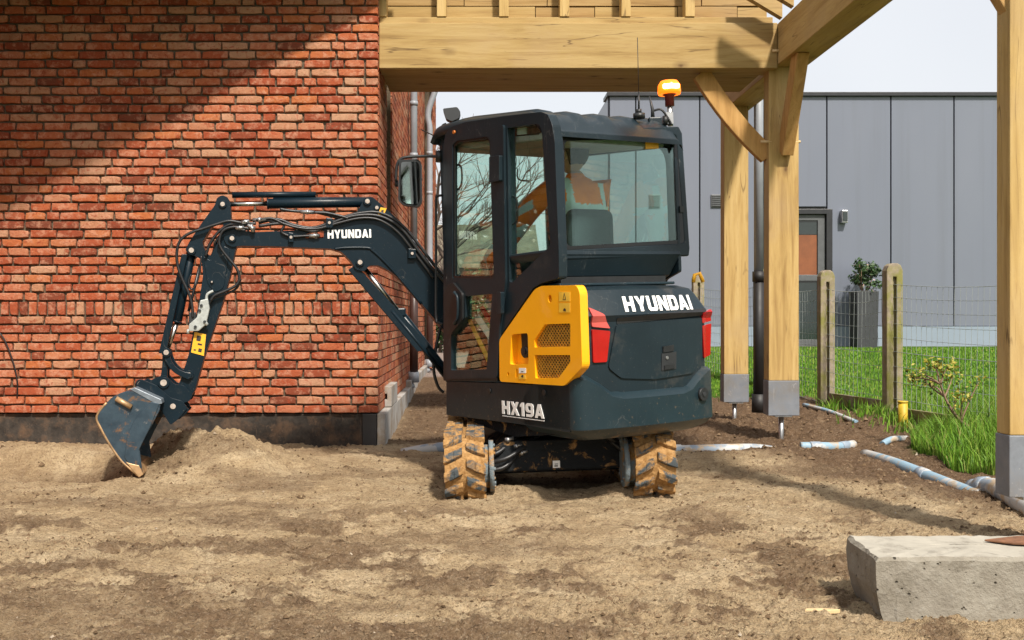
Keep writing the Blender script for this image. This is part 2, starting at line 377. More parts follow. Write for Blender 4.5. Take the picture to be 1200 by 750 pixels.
# ------------------------------------------------------------------ the ground
def sstep(a, b, x):
    t = np.clip((x - a) / (b - a), 0, 1); return t * t * (3 - 2 * t)
def blob(x, y, cx, cy, rx, ry, h, p=2.0):
    d = ((x - cx) / rx) ** 2 + ((y - cy) / ry) ** 2; return h * np.exp(-d ** (p / 2) * 1.2)
def grass_edge(y):      # x beyond which grass grows
    return np.interp(y, [0, 6.3, 7.0, 8.2, 9.2, 10.2, 11.5, 12.2, 13.5, 15], [9, 3.72, 3.32, 3.55, 4.15, 4.05, 3.85, 2.9, 2.5, 2.2])
def ground_h(x, y):
    x = np.asarray(x, float); y = np.asarray(y, float)
    h = .022 * fbm(x * 1.1, y * 1.5, 4) + .034 * fbm(x * 3.2 + 5, y * 6.5, 4)
    rough = .25 + .9 * sstep(1.2, 2.6, x + .35 * (y - 6.5)) + 1.6 * sstep(7.9, 8.8, y) * sstep(.9, 1.8, x) + .6 * sstep(7.6, 9.5, y) + .35 * sstep(.45, .6, vnoise(x * .8 + 3, y * 1.3) + .5)
    h = h + rough * (.016 * fbm(x * 9, y * 13, 4, .6)) + .013 * fbm(x * 22, y * 30, 4, .7) + .007 * np.maximum(0, fbm(x * 46, y * 52, 3, .7)) * (1 + 2.0 * sstep(.0, .3, fbm(x * 1.3, y * 2.6, 3)))
    rid = 1 - 2 * np.abs(vnoise(x * 2.2 + .6 * fbm(x * 1.5, y * 2, 2) + 31, y * 5.5 + 7)); h = h + .012 * rid * rid * sstep(6.4, 4.5, y)
    flat = 1 - sstep(12.5, 14, y)
    h = h + .030 * sstep(-.12, .32, fbm(x * 2.1 + .9 * y, y * 2.7 - .5 * x, 6, .70) + .06 * (4.9 - y)) * sstep(6.2, 5.0, y) * fbm(x * 11, y * 22, 4, .65)
    h = h * np.where(x > grass_edge(y), .35, 1) * (.25 + .75 * flat)
    # spoil in front of the bucket, its hollow, ridges along the wall
    h = h + blob(x, y, -1.90, 7.02, .60, .42, .175, 2.8) * (1 + .75 * fbm(x * 5, y * 5, 5, .6)) + blob(x, y, -1.62, 7.15, .5, .35, .09)
    h = h - blob(x, y, -2.80, 6.80, .42, .22, .20) + blob(x, y, -2.95, 7.25, .6, .16, .09) + blob(x, y, -3.7, 7.55, .75, .3, .11) + blob(x, y, -3.2, 7.3, .35, .2, .06) + blob(x, y, -2.9, 7.9, 1.2, .35, .04)
    # sand pushed up behind the machine, hollow beneath it
    h = h + blob(x, y, .26, 5.98, .27, .2, .085) + blob(x, y, .86, 6.02, .24, .2, .085) - blob(x, y, .5, 6.6, .55, .7, .05)
    h = h + blob(x, y, 1.9, 7.6, .6, .4, .05) + blob(x, y, 2.9, 8.8, .5, .5, .08) + blob(x, y, 2.6, 7.4, .4, .5, .05) + blob(x, y, 3.75, 9.6, .35, .5, .10) + blob(x, y, 2.6, 9.6, .8, .5, .05)
    h = h + .22 * sstep(8.5, 14, y) * sstep(3.0, 1.5, x) * 1.0
    h = h + .12 * sstep(9.3, 10.8, y) * sstep(2.4, 3.6, x) + .42 * sstep(10.8, 17, y) * sstep(1.4, 3, x)
    return h
def grid_sheet(name, X, Y, mat, kind='structure'):
    n, m = X.shape; Z = ground_h(X, Y)
    co = np.stack([X, Y, Z], -1).reshape(-1, 3)
    idx = np.arange(n * m).reshape(n, m)
    q = np.stack([idx[:-1, :-1], idx[:-1, 1:], idx[1:, 1:], idx[1:, :-1]], -1).reshape(-1, 4)
    me = bpy.data.meshes.new(name); me.vertices.add(len(co)); me.vertices.foreach_set('co', co.ravel())
    me.loops.add(q.size); me.loops.foreach_set('vertex_index', q.ravel()); me.polygons.add(len(q))
    me.polygons.foreach_set('loop_start', np.arange(0, q.size, 4)); me.polygons.foreach_set('use_smooth', np.ones(len(q), bool)); me.update()
    x, y = co[:, 0], co[:, 1]
    big = fbm(x * .9 + 4, y * 1.9 + 2, 4)
    wet_and_shade = sstep(.06, .34, big + .02) * .55
    wet_and_shade = np.maximum(wet_and_shade, sstep(-.04, .30, fbm(x * 2.1 + .9 * y, y * 2.7 - .5 * x, 6, .70) + .07 * (4.7 - y)) * .8 * sstep(6.2, 5.0, y))
    wet_and_shade = np.maximum(wet_and_shade, blob(x, y, -2.80, 6.84, .42, .20, 1.3))  # shade in the hollow beside the bucket, put into the soil colour
    wet_and_shade = wet_and_shade * sstep(1.0, .2, blob(x, y, -1.3, 7.4, .9, .5, 1.0))
    soil = np.clip(sstep(1.3, 2.5, x + .55 * (y - 7.2) + .6 * big) + sstep(8.1, 8.6, y) * .9 * sstep(-1.2, -.6, x), 0, 1)
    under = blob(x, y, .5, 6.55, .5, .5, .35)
    soil = np.clip(np.maximum(soil * 1.0, wet_and_shade + under) , 0, 1)  # soil mask also carries the shade beside the bucket
    gr = sstep(-.12, .12, x - grass_edge(y) + .35 * fbm(x * 2.3, y * 2.3, 3)) * sstep(18.2, 17.9, y + 0 * x)
    pave = sstep(17.9, 18.1, y) * 1.0
    pave = np.maximum(pave, sstep(14.0, 14.3, y) * sstep(1.2, .9, x))
    mead = np.clip(sstep(11.5, 12.5, x) + sstep(44, 46, y) + sstep(-9, -10, x) * sstep(18, 19, y), 0, 1); pave = pave * (1 - mead); gr = np.maximum(gr, mead)
    ca = me.color_attributes.new('mask', 'FLOAT_COLOR', 'POINT')
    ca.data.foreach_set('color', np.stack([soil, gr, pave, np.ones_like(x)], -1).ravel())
    me.materials.append(mat)
    o = bpy.data.objects.new(name, me); COL.objects.link(o); o['kind'] = kind; return o
def groundmat():
    t = NT("sandy_ground"); v = t.coord(); va = t.n("VertexColor", layer_name='mask'); sp = t.n("SeparateColor"); t.l(va.outputs[0], sp.inputs[0])
    n1 = t.noise(v, 3.0, 8, .68, .4); n2 = t.noise(t.coord((1, 1.8, 1)), 22, 6, .7); n3 = t.noise(v, 120, 3, .6); n4 = t.noise(v, 9, 6, .72, .8)
    sand = t.ramp(n1, [(.3, (.37, .26, .145)), (.5, (.53, .395, .235)), (.68, (.65, .51, .325))])
    sand = t.mix(t.ramp(n2, [(.50, 0.0), (.68, .75)]), sand, (.27, .18, .10))
    sand = t.mix(t.ramp(n4, [(.53, 0.0), (.66, .6)]), sand, (.27, .18, .105))
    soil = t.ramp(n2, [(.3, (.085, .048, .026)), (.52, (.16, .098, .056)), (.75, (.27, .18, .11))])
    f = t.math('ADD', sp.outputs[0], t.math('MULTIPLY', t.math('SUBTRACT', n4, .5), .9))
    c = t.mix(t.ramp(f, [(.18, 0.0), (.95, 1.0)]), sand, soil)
    c = t.mix(t.ramp(n3, [(.60, 0.0), (.70, .45)]), c, (.50, .41, .31))
    c = t.mix(t.ramp(n3, [(.34, .6), (.44, 0.0)]), c, (.11, .07, .04))
    n5 = t.noise(t.coord((1, 1.5, 1), (3, 3, 3)), 60, 5, .75); c = t.mix(t.ramp(n5, [(.54, 0.0), (.64, .5)]), c, (.15, .10, .055)); c = t.mix(t.ramp(n5, [(.36, .35), (.46, 0.0)]), c, (.58, .46, .32))
    gg = t.ramp(n4, [(.3, (.045, .12, .01)), (.7, (.09, .19, .02))])
    c = t.mix(sp.outputs[1], c, gg)
    pv = t.ramp(n2, [(.3, (.28, .21, .18)), (.7, (.35, .28, .24))])
    c = t.mix(sp.outputs[2], c, pv)
    t.base(c); t.bump(t.math('ADD', n2, t.math('ADD', t.math('MULTIPLY', n3, .5), t.math('MULTIPLY', n5, .8))), 1.0, .03)
    return t.set(.95, 0, .12)
M['ground'] = groundmat()
invd = np.concatenate([np.linspace(1 / 1.6, 1 / 13.0, 860), np.linspace(1 / 13.3, 1 / 700, 80)])
rat = np.linspace(-.74, .82, 900); yy = 1 / invd
X, Y = np.meshgrid(rat, yy); X = X * Y
gnd = grid_sheet('ground', X, Y, M['ground'])
gx, gy = np.meshgrid(np.linspace(-900, 900, 60), np.linspace(-60, 900, 60))
gg_ = G()
g = G(); nx, ny = gx.shape
far = bpy.data.meshes.new('outer_ground'); co = np.stack([gx, gy, gx * 0 - .16], -1).reshape(-1, 3); idx = np.arange(nx * ny).reshape(nx, ny)
q = np.stack([idx[:-1, :-1], idx[:-1, 1:], idx[1:, 1:], idx[1:, :-1]], -1).reshape(-1, 4); far.from_pydata(co.tolist(), [], q.tolist()); far.materials.append(M['ground'])
ca = far.color_attributes.new('mask', 'FLOAT_COLOR', 'POINT'); ca.data.foreach_set('color', np.tile([.3, .9, 0, 1], (nx * ny, 1)).ravel())
fo = bpy.data.objects.new('outer_ground', far); COL.objects.link(fo); fo['kind'] = 'structure'
def H(x, y): return float(ground_h(np.array([x]), np.array([y]))[0])

# clods, crumbs and little stones lying on the sand, denser on the dug soil
def clods():
    n = 34000; inv = RNG.uniform(1 / 12, 1 / 2.2, n * 2); y = 1 / inv; x = RNG.uniform(-.52, .56, n * 2) * y
    soil = sstep(1.2, 2.4, x + .5 * (y - 7.2)) + sstep(8.1, 8.6, y) + .55 * (fbm(x * 2, y * 3, 3) > .06) + 1.0 * (np.hypot(x + 2.0, y - 7.0) < .6)
    keep = (RNG.random(n * 2) < .22 + .8 * soil) & (x < grass_edge(y)) & ~((x < -.7) & (y > 8.25)); x = x[keep]; y = y[keep]; soil = np.asarray(soil)[keep]
    z = ground_h(x, y); s = .0018 + .007 * RNG.random(len(x)) ** 4 + .008 * (RNG.random(len(x)) < .006)
    s = s * (.6 + y * .11) * (1 + .5 * np.clip(soil, 0, 1))
    base = np.array([(1, 0, 0), (-1, 0, 0), (0, 1, 0), (0, -1, 0), (0, 0, .8), (0, 0, -.6)], float)
    F0 = np.array([(0, 2, 4), (2, 1, 4), (1, 3, 4), (3, 0, 4), (2, 0, 5), (1, 2, 5), (3, 1, 5), (0, 3, 5)])
    k = len(x); V = base[None] * (s[:, None, None]) * RNG.uniform(.5, 1.5, (k, 6, 3)); a = RNG.uniform(0, 6.3, k)
    c, sn = np.cos(a)[:, None], np.sin(a)[:, None]; vx = V[..., 0] * c - V[..., 1] * sn; vy = V[..., 0] * sn + V[..., 1] * c
    V = np.stack([vx + x[:, None], vy + y[:, None], V[..., 2] + z[:, None]], -1).reshape(-1, 3)
    F = (F0[None] + 6 * np.arange(k)[:, None, None]).reshape(-1, 3)
    me = bpy.data.meshes.new('soil_crumbs'); me.from_pydata(V.tolist(), [], F.tolist())
    t = NT("crumb"); ge = t.n("NewGeometry"); t.base(t.ramp(ge.outputs['Random Per Island'], [(0, (.07, .045, .025)), (.5, (.15, .10, .058)), (.985, (.22, .155, .095)), (1, (.42, .36, .28))])); me.materials.append(t.set(.95, 0, .1))
    o = bpy.data.objects.new('soil_crumbs', me); COL.objects.link(o); tag(o, "crumbs of soil and small stones strewn over the sand", "soil crumbs", kind='stuff')
clods()

# ------------------------------------------------------------------ brick house
YW, XC = 8.30, -.816                     # front wall plane, corner
Z0, PIT = .265, .0728
house = empty('brick_house', (-3.2, YW, 0), "red and orange brick house wall with dark plinth behind the excavator arm", "house")
g = G(); g.box((-9, YW + .022, .27), (XC - .012, YW + .35, 6.2)); part('mortar_wall', g, 'mortar', house)
def brick_mesh(L, Hh, seed, depth=.05):
    rs = random.Random(seed); g = G(); n = []
    def ring(ins, y, j):
        pts = []
        base = [(-L/2+ins, -Hh/2+ins), (-L/6, -Hh/2+ins), (L/6, -Hh/2+ins), (L/2-ins, -Hh/2+ins), (L/2-ins, 0), (L/2-ins, Hh/2-ins), (L/6, Hh/2-ins), (-L/6, Hh/2-ins), (-L/2+ins, Hh/2-ins), (-L/2+ins, 0)]
        return [(a + dj[0] * j, y, b + dj[1] * j) for (a, b), dj in zip(base, jit)]
    jit = [(rs.uniform(-1, 1), rs.uniform(-1, 1)) for _ in range(10)]
    for i in (0, 3, 5, 8):
        if rs.random() < .35: jit[i] = (jit[i][0] - (2.2 if i in (3, 5) else -2.2), jit[i][1] + (2 if i < 4 else -2))
    r0 = ring(.006, -depth * .0 - .006, .0026); r1 = ring(.001, 0.001, .0022); r2 = ring(.001, depth, .002)
    g.add([(0, -.006 - .0012, 0)] + r0, [(0, 1 + i, 1 + (i + 1) % 10) for i in range(10)])
    o = 1; g.add(r1 + r2, [(i, (i + 1) % 10, 10 + (i + 1) % 10, 10 + i) for i in range(10)])
    b0 = 1; b1 = 11
    g.f += [(b0 + i, b0 + (i + 1) % 10, b1 + (i + 1) % 10, b1 + i) for i in range(10)]; g.sm += [False] * 10; g.mi += [0] * 10
    return g
KINDS_B = {}
for nm, L, Hh, cnt in (('stretcher', .211, .0615, 9), ('header', .100, .0615, 6), ('three_quarter', .160, .0615, 3), ('soldier', .0655, .108, 6)):
    KINDS_B[nm] = [(brick_mesh(L, Hh, 100 * len(nm) + i), L) for i in range(cnt)]
# lay the courses
laid = []; z = Z0
rb = random.Random(5); xL = -5.6
row = 0
prevj = []
def row_bricks(zc, soldier=False):
    global prevj
    x = XC; first = True; res = []; last = None; nj = []
    if soldier:
        while x > xL: res.append(('soldier', x - .0655 / 2, zc)); x -= .0775
        return res
    off = rb.choice([0, 1, 2])
    if off == 1: res.append(('header', x - .05, zc)); x -= .1115
    if off == 2: res.append(('three_quarter', x - .08, zc)); x -= .1715
    while x > xL:
        k = 'header' if (rb.random() < .17 and last != 'header') else 'stretcher'
        if rb.random() < .03: k = 'three_quarter'
        LL = {'header': .100, 'stretcher': .211, 'three_quarter': .160}
        if any(abs(x - LL[k] - j) < .035 for j in prevj):
            for k2 in (('three_quarter', 'header') if last != 'header' else ('three_quarter',)):
                if not any(abs(x - LL[k2] - j) < .035 for j in prevj): k = k2; break
        L = LL[k]; nj.append(x - L)
        res.append((k, x - L / 2, zc)); x -= L + rb.uniform(.007, .016); last = k
    prevj = nj
    return res
rows = []
while z < 4.3:
    if row == 11: laid += row_bricks(z + .108 / 2 + .004, True); z += .1195
    else: laid += row_bricks(z + .0615 / 2 + .004); z += PIT if row < 11 else .0732
    rows.append(z); row += 1
# corner returns along the house side, the pier face first
def hidden(px, py):   # behind the machine, the tie beam or out of the picture
    return px < 4 or py < 6 or px > 443 or (130 < px < 225 and py > 450)
cand = []
for b in laid:
    px = CX + b[1] / YW * FPX; py = CY - (b[2] - EYE) / YW * FPX
    d = abs(px - 300) * .8 + abs(py - 300) * (1.0 if b[0] != 'soldier' else .6)
    cand.append((0 if not hidden(px, py) and b[0] in ('stretcher', 'three_quarter') else 1, d, b))
cand.sort(key=lambda c: (c[0], c[1]))
ind = set(id(c[2]) for c in cand[:298])
meshes = {k: [mesh_of('brick', gg, 'brick') for gg, L in v] for k, v in KINDS_B.items()}
rest = G()
for b in laid:
    v = rb.randrange(len(KINDS_B[b[0]])); dy = rb.uniform(-.003, .004); tilt = rb.uniform(-.008, .008)
    if id(b) in ind:
        o = bpy.data.objects.new('brick', meshes[b[0]][v]); COL.objects.link(o); o.parent = house
        o.location = (b[1] + 3.2, dy, b[2]); o.rotation_euler = (0, tilt, 0)
        if rb.random() < .5: o.rotation_euler = (0, tilt + math.pi, 0)
    else:
        gg, L = KINDS_B[b[0]][v]; s = rb.choice([1, -1])
        rest.add([(b[1] + s * p[0], YW + dy + p[1], b[2] + s * p[2]) for p in gg.v], gg.f)
part('brickwork', rest, 'brick', house, kind='stuff')
# side wall: pier, dark movement recess, long receding wall and its end pier
side = G(); g = G()
g.box((XC - .34, YW + .36, .27), (XC - .012, 9.12, 6.2)); g.box((XC - .34, 9.12, .27), (XC - .12, 9.62, 6.2))
g.box((XC - .34, 9.62, .4), (XC - .012, 15.6, 6.2)); g.box((XC - .34, 15.62, .4), (XC + .10, 17.0, 6.2))
part('side_wall', g, 'mortar', house)
z = Z0; row = 0
while z < 6.0:
    hgt = .108 if row == 11 else .0615
    for (ya, yb, xf) in ((YW + .055, 9.12, XC), (9.16, 9.60, XC - .105), (9.63, 11.9, XC), (11.92, 15.58, XC), (15.64, 17, XC + .115)):
        if xf < XC and z < 1.9 : xf = XC
        L = .0655 if row == 11 else .211; y = ya + (0 if row == 11 else (row % 3) * -.07)
        while y < yb:
            a = max(y, ya); b2 = min(y + L, yb)
            if b2 - a > .02: side.box((xf - .06, a + .0, z + .004), (xf + random.uniform(-.002, .002), b2, z + .004 + hgt))
            y += L + .0115
    z += .1195 if row == 11 else PIT; row += 1
part('side_brickwork', side, 'brick', house, kind='stuff')
# plinth and foundation
g = G(); n = 120
fr = []; V = []; F = []
for i in range(n):
    x = -9 + (XC - .13 + 9) * i / (n - 1)
    for j in range(7): V.append((x, YW + .028 + .012 * float(fbm(np.array([x * 4]), np.array([j * .7]), 3)[0]), -.3 + .560 * j / 6))
F = [(i * 7 + j, (i + 1) * 7 + j, (i + 1) * 7 + j + 1, i * 7 + j + 1) for i in range(n - 1) for j in range(6)]
g.add(V, F, True); g.box((-9, YW + .045, -.3), (XC - .01, YW + .34, .258)); part('plinth', g, 'foot', house)
g = G(); g.box((XC - .128, YW - .004, -.2), (XC - .012, YW + .04, .262)); part('corner_board', g, 'blackpipe', house, .004)
yb = [YW + .01, 8.78, 9.33, 9.88, 10.43, 10.98, 11.53, 12.1, 13.0, 14.0, 15.6]
blk = None
for a, b2 in zip(yb[:-1], yb[1:]):
    g = G(); g.box((XC - .009, a, -.2), (XC + .058, b2 - .014, .262 if a < 11 else .33)); part('foundation_block', g, 'block', house, .008)
g = G(); xz = [(8.86, .27), (9.55, .27), (9.55, .455), (8.86, .455)]
g.prism([(XC - .05, .266), (XC + .06, .266), (XC + .06, .445), (XC - .05, .445)], 8.90, 9.55, lambda a, b, t: (a, t, b), [[(XC - .02, .33), (XC + .02, .33), (XC + .02, .38), (XC - .02, .38)]])
part('hollow_block', g, 'block', house, .006)
# rain pipes at the side of the house
def rainpipe(y, x, ztop, zsplit, neck=False):
    g = G(); g.tube([(x, y, zsplit), (x, y, ztop)], .041, 14)
    if neck: g = G(); g.tube(smooth_path([(x, y, zsplit), (x, y, 3.6), (x, y, 3.9), (x - .02, y, 4.15), (x + .12, y, 4.6), (x + .14, y, 5.0), (x + .14, y, 6)]), .045, 14)
    p = part('rain_pipe', g, 'zinc', house)
    g = G()
    for zz in (1.9, 2.9, 3.5): g.tube([(x, y, zz), (x, y, zz + .05)], .047, 14)
    part('pipe_clip', g, 'zinc', p)
    g = G(); g.tube([(x, y, .34), (x, y, zsplit + .03)], .05, 14); p2 = part('lower_pipe', g, 'brownpipe', house)
    g = G(); g.tube([(x, y, .30), (x, y, .42)], .062, 14); g.tube([(x, y, .28), (x - .1, y, .24)], .045, 10); part('socket', g, 'zinc', p2)
rainpipe(11.75, XC + .075, 6, 1.62); rainpipe(15.3, XC + .09, 6, 1.72, True)
g = G(); g.tube(smooth_path([WP(-6, 385, YW - .03), WP(4, 396, YW - .03), WP(14, 420, YW - .03), WP(20, 445, YW - .03), WP(20, 466, YW - .01)]), .006, 6); part('wall_cable', g, 'rubber', house)
# unseen roof left of the corner, its slanted edge shaped to shade the wall
g = G(); e = [(-.62, 8.30), (-.72, 8.17), (-3.39, 6.72), (-9.3, 3.5), (-12, 3.5), (-12, 8.30)]
g.prism(e, 3.76, 3.94, lambda a, b, t: (a, b, t)); part('shade_roof', g, 'roof_and_backing', house, .01)
g = G(); g.box((-9.2, 8.301, 6.2), (-.3, 17.2, 6.4)); part('roof', g, 'roof_and_backing', house)

g = G(); g.box((-4.75, 3.6, -.2), (-4.45, 8.299, 3.759)); part('sky_block_wall', g, 'mortar', house)  # added wall out of view, cuts sky light on the shaded brickwork
g = G(); zz = .01
while zz < 3.7:
    y_ = 3.61 + rb.uniform(0, .1)
    while y_ < 8.26: g.box((-4.46, y_, zz), (-4.436 + rb.uniform(-.003, .003), min(y_ + .211, 8.29), zz + .0615)); y_ += .2225
    zz += PIT
part('sky_block_bricks', g, 'brick', house, kind='stuff')
# ------------------------------------------------------------------ oak carport
car = empty('oak_carport', (2.62, 8.5, 0), "new oak timber carport frame with posts on steel feet and curved braces", "carport")
def post(x0, x1, y0, y1, zt, zsh=.23, zbot=None):
    g = G(); g.box((x0, y0, zsh + .26 if zbot is None else zbot), (x1, y1, zt)); p = part('post', g, 'woodz', car, .006)
    return p
PX0, PX1 = 2.415, 2.665
def shoe(x0, x1, y0, y1, za, zb):
    g = G(); g.box((x0 - .004, y0 - .004, za), (x1 + .004, y1 + .004, zb)); s = part('post_shoe', g, 'shoe', car, .004)
    g = G(); xm, ym = (x0 + x1) / 2, (y0 + y1) / 2
    g.tube([(xm, ym, -.15), (xm, ym, za)], .022, 10); g.box((xm - .07, ym - .07, za - .012), (xm + .07, ym + .07, za)); part('adjusting_stem', g, 'steel', s)
post(PX0, PX1, 8.43, 8.58, 3.13, zbot=.525); shoe(PX0, PX1, 8.43, 8.58, .235, .525)
post(2.425, 2.665, 10.0, 10.15, 3.13, zbot=.49); shoe(2.425, 2.665, 10.0, 10.15, .215, .49)
post(2.41, 2.66, 4.60, 4.72, 3.13, zbot=.515); shoe(2.41, 2.66, 4.60, 4.72, .235, .515)
g = G(); g.box((XC + .003, 8.352, 3.10), (PX0 + .05, 8.60, 3.475)); part('tie_beam', g, 'woodx', car, .006)
g = G(); g.box((XC + .003, 8.625, 3.13), (PX0, 9.37, 3.16)); part('soffit_board', g, 'board', car)
g = G(); g.box((PX0 + .053, 4.3, 3.13), (PX1 + .06, 10.35, 3.47)); part('wall_plate', g, 'woody', car, .006)
g = G(); g.box((1.2, 4.61, 3.13), (PX0 + .05, 4.84, 3.45)); part('cross_beam', g, 'woodx', car, .006)
# rail, studs and boards above the tie beam
g = G(); g.box((XC + .003, 8.40, 3.478), (2.44, 8.60, 3.535)); part('top_rail', g, 'woodx', car, .004)
for px in (442, 512, 585, 656, 728, 803):
    x = (px - CX) / FPX * 8.4; g = G(); g.box((x, 8.39, 3.538), (x + .078, 8.52, 4.3)); part('stud', g, 'woodz', car, .003)
for k in range(4):
    x = XC + .003
    while x < 2.44:
        L = random.choice([.5, .7, 1.0, 1.3]); x2 = min(x + L, 2.44)
        g = G(); dz = random.uniform(-.004, .004); g.box((x, 8.545 + random.uniform(0, .014), 3.54 + k * .135), (x2 - .006, 8.575, 3.54 + k * .135 + .124 + dz)); part('board', g, random.choice(['board', 'board', 'woodx']), car, .002); x = x2
g = G(); g.box((XC + .003, 8.602, 3.20), (2.44, 8.62, 4.3)); part('gap_backing', g, 'roof_and_backing', car)  # dark sheet added so no sky shines through the board joints
# rafter feet
for i, y in enumerate((8.62, 8.20, 7.90, 7.56)):
    xe = 2.46; ze = 3.47; sl = .60; L = .48 if i == 0 else .34
    g = G(); P = [(xe, ze), (xe, ze + .15), (xe - L, ze + .15 + L * sl), (xe - L, ze + L * sl)]
    if i == 0: P = [(a - .2, b - .0) for a, b in P]
    g.prism(P, y, y + .07, lambda a, b, t: (a, t, b)); part('rafter', g, 'woodx', car, .003)
def curved_brace(p_low, p_high, w, y0, y1, bulge, fn, name='brace'):
    a, b = Vector(p_low), Vector(p_high); d = (b - a); nrm = Vector((-d.y, d.x)).normalized(); L = []; Rr = []
    for i in range(9):
        t = i / 8; c = a + d * t + nrm * bulge * (1 - (2 * t - 1) ** 2); L.append(tuple(c + nrm * w / 2)); Rr.append(tuple(c - nrm * w / 2))
    g = G(); g.prism(L + Rr[::-1], y0, y1, fn); return part(name, g, 'brace', car, .006)
curved_brace((2.44, 2.40), (1.87, 3.10), .15, 8.49, 8.56, .035, lambda a, b, t: (a, t, b))
curved_brace((8.43, 2.42), (8.02, 3.16), .16, 2.505, 2.60, .0, lambda a, b, t: (t, a, b))
curved_brace((2.50, 2.47), (1.85, 3.20), .18, 4.63, 4.70, -.05, lambda a, b, t: (a, t, b))
for p in ((2.40, 8.44, 2.51), (2.64, 8.44, 2.51), (2.47, 8.34, 3.24)):
    g = G(); g.tube([(p[0] - .05, p[1] + .0, p[2]), (p[0] + .04, p[1], p[2])], .011, 8); part('oak_peg', g, 'peg', car)
# rain pipe between the posts
pipe = empty('rain_pipe', (2.69, 10.35, 0), "rain pipe with white upper and black lower length behind the middle oak post", "pipe")
xp, yp = (889 - CX) / FPX * 9.95 , 9.95
g = G(); g.tube([(xp, yp, 1.48), (xp, yp, 4.2)], .045, 14); part('upper_pipe', g, 'zinc', pipe)
g = G(); g.tube([(xp, yp, .24), (xp, yp, 1.50)], .052, 14); part('lower_pipe', g, 'blackpipe', pipe)
g = G(); g.tube([(xp, yp, .12), (xp, yp, .30)], .066, 14); part('socket', g, 'blackpipe', pipe); g = G(); g.tube([(xp, yp, 1.40), (xp, yp, 1.50)], .060, 14); part('socket', g, 'blackpipe', pipe)

# ------------------------------------------------------------------ grey building
YB = 18.0
def BX(px): return (px - CX) / FPX * YB
def BZ(py): return EYE - (py - CY) / FPX * YB
bld = empty('grey_building', (BX(940), YB + 3, .5), "low grey building with smooth wall panels and a dark door beyond the fence", "building")
GB = .40
panel_m = []
for i, c in enumerate([(.46, .47, .475), (.40, .415, .44), (.335, .345, .40), (.29, .30, .37), (.26, .27, .35)]):
    M['panel%d' % i] = simple("grey_panel_%d" % i, (c[0] * .94, c[1] * .94, c[2] * .96), .5, 0, .05, .8)
t = NT("grey_cladding"); stv = t.noise(t.coord((5, 5, .18)), 1.0, 4, .6); c = t.ramp(t.noise(t.coord((.25, .25, .12)), 1.0, 4), [(.3, (.135, .153, .198)), (.7, (.168, .184, .226))]); c = t.mix(t.ramp(stv, [(.5, 0.0), (.75, .35)]), c, (.12, .13, .15)); t.base(c); t.bump(t.noise(t.coord((.6, .6, .3)), 1.5, 2), .25, .03); M['clad'] = t.set(.32, 0, .5)
seams = [714, 745, 820, 895, 969, 1044, 1118, 1193, 1268, 1343, 1418]
for a, b2 in zip(seams[:-1], seams[1:]):
    lo = 382
    g = G()
    if a == 895:   # panels round the doorway
        g.box((BX(a) + .012, YB, BZ(242)), (BX(b2) - .012, YB + .05, BZ(113)))
    else: g.box((BX(a) + .012, YB, BZ(lo)), (BX(b2) - .012, YB + .05, BZ(113)))
    part('wall_panel', g, 'clad', bld, .004)
g = G(); g.box((BX(714) + .01, YB + .052, GB), (BX(893), YB + .6, BZ(114))); g.box((BX(975.5), YB + .052, GB), (BX(1418), YB + .6, BZ(114))); g.box((BX(893), YB + .052, BZ(244.5)), (BX(975.5), YB + .6, BZ(114))); part('wall', g, 'door', bld)
g = G(); g.box((BX(711), YB - .06, BZ(113)), (BX(1420), YB + .5, BZ(108.5))); part('roof_edge', g, 'door', bld, .005)
g = G(); g.box((BX(714), YB + .62, GB), (BX(1418), YB + 9, BZ(112))); g.box((BX(713) , YB + .1, GB), (BX(714) + .005, YB + 9, BZ(113))); part('side_wall', g, 'clad', bld)
M['plinthb'] = simple("pale_plinth", (.22, .27, .33), .5, 0, .06, 1)
g = G(); g.box((BX(714), YB - .02, GB), (BX(893) - .01, YB + .05, BZ(382.5))); g.box((BX(975.5) + .01, YB - .02, GB), (BX(1418), YB + .05, BZ(382.5))); part('plinth', g, 'plinthb', bld)
dr = None
g = G(); g.prism([(BX(893), GB), (BX(975), GB), (BX(975), BZ(245)), (BX(893), BZ(245))], YB - .03, YB + .12, lambda a, b, t: (a, t, b), [[(BX(899), GB + .01), (BX(968), GB + .01), (BX(968), BZ(251)), (BX(899), BZ(251))]])
dr = part('door_frame', g, 'door', bld, .006)
g = G(); g.prism([(BX(899.3), GB + .02), (BX(967.7), GB + .02), (BX(967.7), BZ(251.3)), (BX(899.3), BZ(251.3))], YB + .03, YB + .09, lambda a, b, t: (a, t, b), [[(BX(907), BZ(322)), (BX(959), BZ(322)), (BX(959), BZ(258)), (BX(907), BZ(258))], [(BX(907), BZ(398)), (BX(959), BZ(398)), (BX(959), BZ(329)), (BX(907), BZ(329))]])
M['frameg'] = simple("door_leaf_grey", (.09, .095, .10), .45); part('door_leaf', g, 'frameg', dr, .004)
g = G(); g.box((BX(907), YB + .06, BZ(322)), (BX(959), YB + .08, BZ(275))); part('door_panel', g, 'doorwood', dr)
g = G(); g.box((BX(907), YB + .06, BZ(274.6)), (BX(959), YB + .08, BZ(258))); part('door_glass', g, 'darkglass', dr); g = G(); g.box((BX(907), YB + .06, BZ(398)), (BX(959), YB + .08, BZ(329))); part('door_glass', g, 'darkglass', dr)
M['ventm'] = simple("grey_vent", (.10, .105, .11), .5)
for px in (767, 839.5):
    g = G(); g.box((BX(px - 6.5), YB - .03, BZ(243)), (BX(px + 6.5), YB + .01, BZ(228))); v = part('vent', g, 'ventm', bld, .006)
    g = G()
    for k in range(6): g.box((BX(px - 5.5), YB - .045, BZ(241.4 - k * 2.2)), (BX(px + 5.5), YB - .031, BZ(240.4 - k * 2.2)))
    part('vent_slat', g, 'ventm', v)
